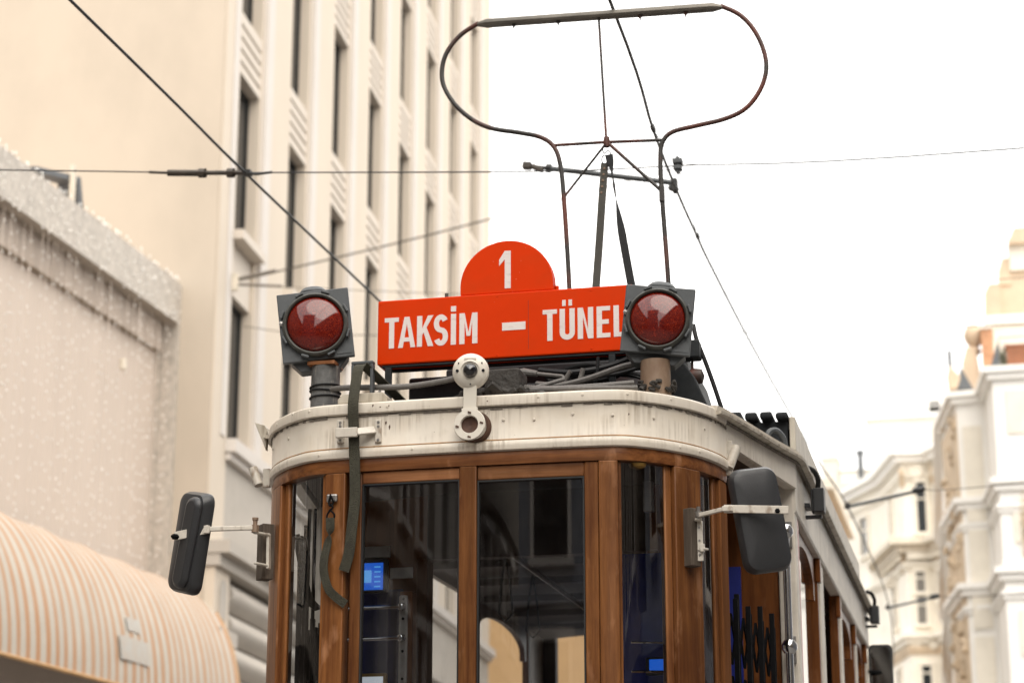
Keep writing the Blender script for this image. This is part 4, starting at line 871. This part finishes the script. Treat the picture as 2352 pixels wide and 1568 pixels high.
# left
ML = Matrix.Translation((-1.125, .12, 2.955)) @ Matrix.Rotation(R(-38), 4, 'Z') @ Matrix.Rotation(R(13), 4, 'Y')
ml = mirror_body(.100, .200, ML, T, 0)
MB().prism(rrect(.050,.182,.045), lambda a, c, d: (a+.040 + c*.06, d, c), -.080, -.040).xf(ML).build('housing_bulge', 'mirror_plastic', ml, smooth=True, bevel=.018)
ar = MB().bar((-1.176,.02,2.968),(-1.040,.03,2.993), .008, .034, up=(0,0,1)).build('arm_plate', 'white_hardware', ml, bevel=.002)
MB().bar((-1.042,.03,2.993),(-.870,.10,3.004), .016, .018).build('arm', 'white_hardware', ml, bevel=.003)
MB().box(-1.056,-1.032,.018,.028,2.975,3.006).build('arm_lug', 'white_hardware', ml, bevel=.002)
MB().lathe([(.012,-.02),(.012,.008),(.006,.010),(.006,.016),(0,.016)], (-1.172,.012,2.965), (-.6,-1,0), 6).build('bolt', 'black_iron', ml)
MB().lathe([(.015,2.985),(.015,3.014),(.009,3.016),(.010,3.034),(.013,3.034),(.013,3.044),(0,3.044)], (-.872,.10,0), n=8).build('pivot_bolt', 'post_rust', ml)
MB().bar((-.872,.10,2.985),(-.838,.16,2.985), .024, .008).bar((-.838,.165,2.990),(-.835,.165,2.850), .012, .024, up=(0,1,0)).bar((-.872,.11,2.865),(-.836,.165,2.862), .02, .008).build('bracket', 'white_hardware', ml, bevel=.002)
MB().obox((-.868,.215,2.925), (.060,.05,.222), (0,0,-48)).build('wood_block', 'wood_grey', ml, bevel=.003)
# right
MR = Matrix.Translation((1.100, .20, 2.965)) @ Matrix.Rotation(R(28), 4, 'Z') @ Matrix.Rotation(R(-9.5), 4, 'Y')
mr_ = mirror_body(.094, .198, MR, T, 0)
MB().bar((.985,.095,2.997),(1.225,.11,2.985), .010, .030).build('arm_plate', 'white_hardware', mr_, bevel=.002)
MB().bar((.876,.16,2.988),(.990,.10,2.998), .014, .016).build('arm', 'white_hardware', mr_, bevel=.003); MB().box(.98,1.02,.083,.093,2.986,3.006).build('arm_lug', 'white_hardware', mr_, bevel=.002)
MB().lathe([(.010,0),(.010,.008),(.006,.014),(0,.014)], (1.185,.105,2.982), (0,-1,0), 6).build('bolt', 'black_iron', mr_)
MB().lathe([(.013,2.982),(.013,3.004),(.007,3.005),(.008,3.022),(0,3.022)], (.880,.16,0), n=8).build('pivot_bolt', 'steel', mr_)
MB().bar((.880,.16,2.976),(.868,.215,2.976), .026, .008).bar((.876,.205,2.975),(.876,.205,2.822), .026, .010, up=(0,1,0)).bar((.905,.19,2.865),(.874,.207,2.865), .024, .008).box(.880,.896,.185,.203,2.855,2.885).build('bracket', 'white_hardware', mr_, bevel=.002)
for z in (2.95, 2.90, 2.845): MB().lathe([(.005,0),(.004,.003),(0,.003)], (.876,.1995,z), (0,-1,0), 8).build('screw', 'steel', mr_)
MB().obox((.846,.208,2.913), (.050,.045,.222), (0,0,52)).build('wood_block', 'wood_grey', mr_, bevel=.003)
# rear right mirror, glass side towards us
Mq = Matrix.Translation((1.188, 6.5, 3.09)) @ Matrix.Rotation(R(180), 4, 'Z'); mq = mirror_body(.078, .19, Mq, T, 0)
mq.children[0].data.materials[0] = M['dim_mirror']
MB().prism(rrect(.080,.194,.035), lambda a, c, d: (a, d, c), .0025, .008).xf(Mq).build('mirror_rim', 'mirror_plastic', mq)
MB().prism(rrect(.066,.178,.03), lambda a, c, d: (a, d, c), .0085, .010).xf(Mq).build('mirror_face', 'dim_mirror', mq)
MB().tube([(1.188,6.5,3.1),(1.11,6.42,3.1)], .012, 8).build('arm', 'black_iron', mq)
# work lamps on the side
for (y, z) in ((1.98, 3.385), (6.1, 3.43)):
    wl_ = MB().box(1.165, 1.215, y-.045, y+.045, z-.06, z+.05)
    for k in range(6): wl_.box(1.155, 1.164, y-.045 + k*.016, y-.039 + k*.016, z-.058, z+.048)
    o = wl_.build('work_lamp', 'black_plastic', T, bevel=.006)
    MB().box(1.12, 1.20, y-.01, y+.02, z-.085, z-.070).box(1.118, 1.15, y-.05, y+.05, z-.04, z-.02).build('lamp_bracket', 'black_plastic', o, bevel=.003)
    MB().tube(catmull([(1.185,y,z+.05),(1.19,y-.02,z+.09),(1.175,y-.06,z+.125),(1.15,y-.12,z+.13)], 10), .012, 8).build('lamp_conduit', 'black_rubber', o, smooth=True)
MB().tube(catmull([(.80,.72,3.90),(.815,.70,3.83),(.85,.70,3.73),(.885,.70,3.62),(.92,.70,3.50)], 5), .0095, 8).build('drop_cable', 'cable', T, smooth=True)

# ------------------------------------------------------------------ current collector bow
YB = 1.6
bl = [(.097,4.1),(.097,4.353),(.073,4.82),(.055,5.000),(.022,5.089),(-.043,5.140),(-.15,5.172),(-.28,5.205),(-.378,5.259),(-.466,5.346),(-.521,5.443),(-.533,5.524),(-.518,5.603),(-.479,5.669),(-.424,5.721),(-.347,5.764)]
br_ = [(.567,4.1),(.567,4.331),(.543,4.815),(.540,4.985),(.552,5.062),(.601,5.109),(.716,5.130),(.84,5.15),(.934,5.185),(.997,5.245),(1.041,5.329),(1.054,5.417),(1.033,5.519),(.988,5.613),(.928,5.682),(.846,5.731)]
P3 = lambda L_: [(a, YB, b) for a, b in L_]
bow = MB().tube(catmull(P3(bl), 5), .0115, 10).build('current_collector', 'bow_steel', T, smooth=True)
MB().tube(catmull(P3(br_), 5), .0115, 10).build('bow_arm', 'bow_steel', bow, smooth=True)
shoe = [(-.020,-.012),(-.026,.0),(-.022,.016),(-.008,.026),(.008,.026),(.022,.016),(.026,.0),(.020,-.012)]
a0, a1 = Vector((-.355, YB, 5.755)), Vector((.855, YB, 5.722)); tdir = (a1-a0).normalized(); up_ = Vector((0,0,1)); up_ = (up_ - tdir*up_.dot(tdir)).normalized()
ms = MB()
for i, (t, s_) in enumerate(((0,.45),(.04,1),(.96,1),(1,.45))):
    for a, b in shoe: ms.v.append(a0.lerp(a1, t) + Vector((0,1,0))*a*s_ + up_*b*s_)
for i in range(3):
    for k in range(8): k2 = (k+1) % 8; ms.f.append((i*8+k, i*8+k2, (i+1)*8+k2, (i+1)*8+k))
ms.f += [tuple(range(8))[::-1], tuple(range(24, 32))]
ms.build('contact_shoe', 'bow_shoe', bow, smooth=True)
for x, z in ((-.171,5.737),(.051,5.730),(.455,5.718),(.677,5.712)): MB().lathe([(.013,0),(.010,-.008),(.004,-.016),(.003,-.026),(0,-.028)], (x, YB, z+.004), n=8).build('shoe_stud', 'bow_steel', bow)
MB().tube([(.026,YB,5.091),(.285,YB,5.085),(.553,YB,5.072)], .0085, 8).build('crossbar', 'bow_steel', bow, smooth=True)
MB().tube([(.285,YB,5.085),(.072,YB,4.822)], .0065, 8).build('brace', 'bow_steel', bow, smooth=True); MB().tube([(.285,YB,5.085),(.542,YB,4.818)], .0085, 8).build('brace', 'bow_steel', bow, smooth=True)
MB().tube([(.252,YB,5.735),(.282,YB,5.085)], .0065, 8).lathe([(.014,5.06),(.016,5.085),(.014,5.11)], (.283,YB,0), n=10).build('stay_rod', 'bow_steel', bow, smooth=True)
MB().box(.532,.556,YB-.016,YB+.016,4.76,4.845).build('clamp', 'bow_steel', bow, bevel=.005)
MB().tube(catmull([(.283,YB-.01,5.072),(.268,YB-.02,5.045),(.275,YB-.02,5.02),(.292,YB-.02,5.035),(.305,YB-.02,5.02),(.298,YB-.02,4.995)], 4), .003, 6).tube([(.276 + .014*math.cos(q), YB-.02, 4.99 + .022*math.sin(q)) for q in [2*math.pi*k/14 for k in range(14)]], .003, 6, closed=True).build('hook', 'black_iron', bow, smooth=True)
for x, y in ((.097,YB),(.567,YB)): MB().box(x-.04,x+.04,y-.05,y+.05,3.55,4.12).build('bow_mount', 'box_dark', bow, bevel=.01)

# ------------------------------------------------------------------ straps
def strap(name, mt, pts, wd, w, label, th=.004, n=8):
    o = MB().ribbon(catmull(pts, n), wd, w, th).build(name, mt, smooth=True); return tag(o, label, 'strap')
strap('webbing_strap', 'strap_grey', [(.276,YB-.02,4.972),(.262,YB-.02,4.80),(.243,YB-.02,4.55),(.222,YB-.02,4.30)], (1,0,0), .037, 'grey riveted strap hanging straight down from the current collector')
ws = [ob for ob in COL.objects if ob.name.startswith('webbing_strap')][-1]
for k in range(5): MB().lathe([(.006,0),(.005,.003),(0,.0035)], (.274-.0016*k*2.4, YB-.0222, 4.945 - .030*k), (0,-1,0), 10).build('rivet', 'post_rust', ws)
bs = catmull([(.298,YB-.025,5.012),(.306,YB-.025,4.95),(.325,YB-.025,4.82),(.352,YB-.02,4.63),(.380,YB-.02,4.45),(.405,YB-.02,4.30)], 6); nb_ = len(bs)
wds = [Vector((math.cos(1.9*math.sin(math.pi*min(1, k/(nb_*.7)))**2), math.sin(1.9*math.sin(math.pi*min(1, k/(nb_*.7)))**2), 0)) for k in range(nb_)]
tag(MB().ribbon(bs, wds, .038, .004).build('webbing_strap', 'strap_black', smooth=True), 'black twisted strap slanting down from the current collector hook', 'strap')
strap('webbing_strap', 'strap_green', [(-.30,.30,3.50),(-.36,.12,3.565),(-.405,.05,3.610),(-.422,.030,3.622),(-.428,.0,3.600),(-.428,-.035,3.52),(-.428,-.058,3.44),(-.428,-.046,3.36),(-.428,-.034,3.28),(-.424,-.03,3.18),(-.424,-.024,3.07),(-.436,-.02,2.95),(-.447,-.014,2.865),(-.468,-.006,2.80)], [Vector((1,0,0))]*105, .042, 'long olive webbing strap running down over the cream fascia', .005, 8)
tw = catmull([(-.520,-.030,3.005),(-.521,-.025,2.96),(-.529,-.022,2.91),(-.541,-.022,2.855),(-.543,-.022,2.80),(-.525,-.020,2.735),(-.495,-.012,2.70),(-.458,-.004,2.672)], 7); nt_ = len(tw)
wdt = []
for k in range(nt_):
    u = k/(nt_-1); a = .15 + 2.6*min(1, max(0, (u-.05)/.25)) if u < .3 else 2.75 + .4*(u-.3); v = Vector((math.cos(a), .5*math.sin(a), 0)); 
    if u > .55: v = v.lerp(Vector((-.3,.1,-1)), (u-.55)/.45)
    wdt.append(v)
tag(MB().ribbon(tw, wdt, .034, .004).build('webbing_strap', 'strap_green', smooth=True), 'short twisted olive strap clipped to the left front pillar', 'strap')
strap('webbing_strap', 'strap_green', [(-.815,.42,3.03),(-.792,.40,2.98),(-.768,.38,2.90),(-.752,.37,2.82),(-.715,.33,2.745),(-.66,.28,2.70)], (.8,.5,.3), .036, 'frayed olive strap looped inside the left corner window')
hk = empty('strap_hook', (-.52, -.01, 3.08), 'steel eye plate with carabiner on the left front pillar', 'hook')
MB().box(-.545,-.500,-.012,.004,3.070,3.102).build('eye_plate', 'steel', hk, bevel=.006)
MB().tube(catmull([(-.526,-.016,3.098),(-.518,-.026,3.085),(-.512,-.020,3.065),(-.522,-.024,3.052),(-.530,-.020,3.068),(-.526,-.016,3.095)], 4), .0038, 6).build('ring', 'black_iron', hk, smooth=True)
MB().tube(catmull([(-.520,-.026,3.060),(-.512,-.026,3.045),(-.520,-.026,3.035),(-.506,-.026,3.02),(-.507,-.026,3.003),(-.532,-.026,3.003),(-.533,-.026,3.018),(-.520,-.026,3.038)], 4), .0038, 6).build('carabiner', 'black_iron', hk, smooth=True)

# ------------------------------------------------------------------ overhead wires
def wire(pts, r, label, mt='wire', name='contact_wire', cat='wire', sag=False, n=6):
    return tag(MB().tube(catmull(pts, n), r, 6).build(name, mt, smooth=True), label, cat)
ZW = 5.782
own = [(.42,-12,ZW+.05),(.36,-4,ZW+.03),(.320,1.556,ZW),(.247,3.252,ZW),(.221,4.30,ZW),(.216,5.2,ZW),(.216,5.77,ZW),(.244,7.74,ZW),(.307,10.2,ZW),(.372,12.25,ZW),(.49,15.5,ZW),(.45,23.3,ZW),(-.3,34,ZW),(-2.5,48,ZW)]
wire(own, .009, 'contact wire above the tram touching the current collector')
wire([(-2.22,-10,ZW),(-2.21,.93,ZW),(-2.222,3.3,ZW),(-2.203,6.1,ZW),(-2.15,15,ZW),(-2.4,26,ZW),(-3.6,42,ZW)], .0085, 'contact wire of the other track crossing the beige wall')
SY = 3.42
wire([(-9.1,SY,6.45),(-3.811,SY,5.94),(-2.84,SY,5.845),(-2.395,SY,5.80),(-2.12,SY,5.782),(-.461,SY,5.651),(.356,SY,5.617),(2.255,SY,5.56),(9.3,SY,5.6)], .0042, 'span wire strung across the street with an insulator', name='span_wire')
ins = empty('strain_insulator', (-2.5, SY, 5.80), 'brown strain insulator on the span wire before the beige wall', 'insulator')
MB().tube([(-2.84,SY,5.845),(-2.70,SY,5.828)], .009, 8).build('end_fitting', 'insulator', ins); MB().tube([(-2.72,SY,5.830),(-2.52,SY,5.812)], .020, 10).build('body', 'insulator', ins, smooth=True)
MB().tube([(-2.50,SY,5.812),(-2.22,SY,5.79)], .015, 8).lathe([(.030,-.02),(.030,.02)], (-2.50,SY,5.81), (1,0,-.08), 8).lathe([(.030,-.02),(.030,.02)], (-2.32,SY,5.796), (1,0,-.08), 8).build('rod', 'insulator', ins)
MB().tube([(-2.22,SY,5.79),(-2.16,SY,5.775),(-2.06,SY,5.78)], .008, 6).box(-2.235,-2.19,SY-.03,SY+.03,5.775,5.80).build('wire_clamp', 'wire', ins)
arm = empty('pull_off_arm', (-.1, 4.25, 5.8), 'grey pull-off arm with insulator holding the wire behind the collector', 'arm')
A0, A1 = Vector((-.70,4.25,6.005)), Vector((.215,4.3,5.835))
MB().tube([A0 + (A1-A0)*.16, A1], .017, 10).build('tube', 'lamp_grey', arm, smooth=True)
MB().obox(tuple(A0), (.055,.05,.045), (0,8,0)).obox(tuple(A0 + Vector((.065,0,-.022))), (.08,.035,.032), (0,26,0)).build('insulator_head', 'insulator', arm, bevel=.008)
MB().tube([A0, A0 + (A1-A0)*.17], .013, 8).lathe([(.028,0),(.028,.03)], A0 + (A1-A0)*.13, A1-A0, 10).build('end_fitting', 'wire', arm)
MB().box(.195,.225,4.27,4.33,5.775,5.86).obox((.20,4.30,5.80), (.06,.05,.03), (0,25,0)).build('wire_clamp', 'wire', arm, bevel=.004)
hc = empty('span_clamp', (.356, SY, 5.62), 'grey double clamp on the span wire right of the collector', 'clamp')
MB().box(.33,.385,SY-.03,SY+.03,5.625,5.655).box(.335,.38,SY-.03,SY+.03,5.59,5.612).box(.348,.366,SY-.02,SY+.02,5.57,5.67).build('jaw', 'lamp_grey', hc, bevel=.004)
MB().tube([(.34,SY,5.64),(.247,3.252,ZW)], .0025, 5).build('bridle_wire', 'wire', hc); MB().tube([(.365,SY,5.60),(.217,5.2,ZW)], .0025, 5).build('bridle_wire', 'wire', hc)
for x, y in ((.247,3.252),(.217,5.2)): tag(MB().obox((x, y, ZW+.006), (.024,.075,.030), (0,0,0)).build('wire_clip', 'wire', bevel=.006), 'small clip on the contact wire ' + ('above the right bow shoulder' if y < 4 else 'low on the wire right of the straps'), 'clip')
for (yy, x1, z1, zz, which) in ((14.6, 1.27, 5.86, 5.92, 'upper'), (22.2, 1.16, 5.86, 5.90, 'lower')):
    xw = .47 if yy < 20 else .46
    r = empty('pull_off_arm', (xw, yy, ZW), which + ' pull-off arm on the far wire beside the tram roof', 'arm')
    MB().tube([(xw, yy, ZW-.17 + .17), (x1, yy-.2, z1+.03)], .018, 8).build('tube', 'lamp_grey', r, smooth=True); MB().lathe([(.03,0),(.04,.05),(.03,.12),(.01,.14)], (x1-.1, yy-.2, z1+.02), (1,0,.2), 8).build('insulator_head', 'wire', r); MB().obox((xw, yy, ZW+.01), (.05,.08,.06), (0,20,0)).build('wire_clamp', 'wire', r)
    wire([(x1+.02, yy-.2, z1+.03), (2.4, yy-.2, zz), (9.4, yy-.2, zz+.4)], .005, which + ' span wire running from the pull-off arm towards the white building', 'wire_far', 'span_wire')
wire([(-8.59,20,10.57),(-4.775,20.2,11.31),(2.78,20.3,12.93),(9.4,20.4,14.4)], .0125, 'slanting cable from the beige building up to the right', 'insulator', 'span_wire')
wire([(-8.59,20,10.50),(-3,20,9.95),(2.58,20,9.83),(9.4,20,10.0)], .006, 'thin level cable from the beige building corner', 'wire_far', 'span_wire')
wire([(-8.50,20,9.87),(-6,19.,9.30),(2.6,16.5,8.2),(9.4,15,7.8)], .007, 'sagging cable below the level one from the beige building', 'wire_far', 'span_wire')
MB_a = empty('cable_anchor', (-8.62, 19.98, 10.5), 'rusty anchor plate with shackles on the beige building corner', 'anchor')
MB().box(-8.75,-8.55,19.9,19.96,10.40,10.66).build('plate', 'cornice_shade', MB_a); MB().tube([(-8.6,19.95,10.57),(-8.0,20.0,10.68)], .03, 6).tube([(-8.6,19.95,10.5),(-7.9,20.0,10.44)], .02, 6).build('shackle', 'wire_far', MB_a)
wire([(1.9,34,3.0),(2.05,34,4.4),(2.6,34,6.2),(4.5,34,9.)], .02, 'thick slanting cable low in front of the white building', 'wire_far', 'span_wire')
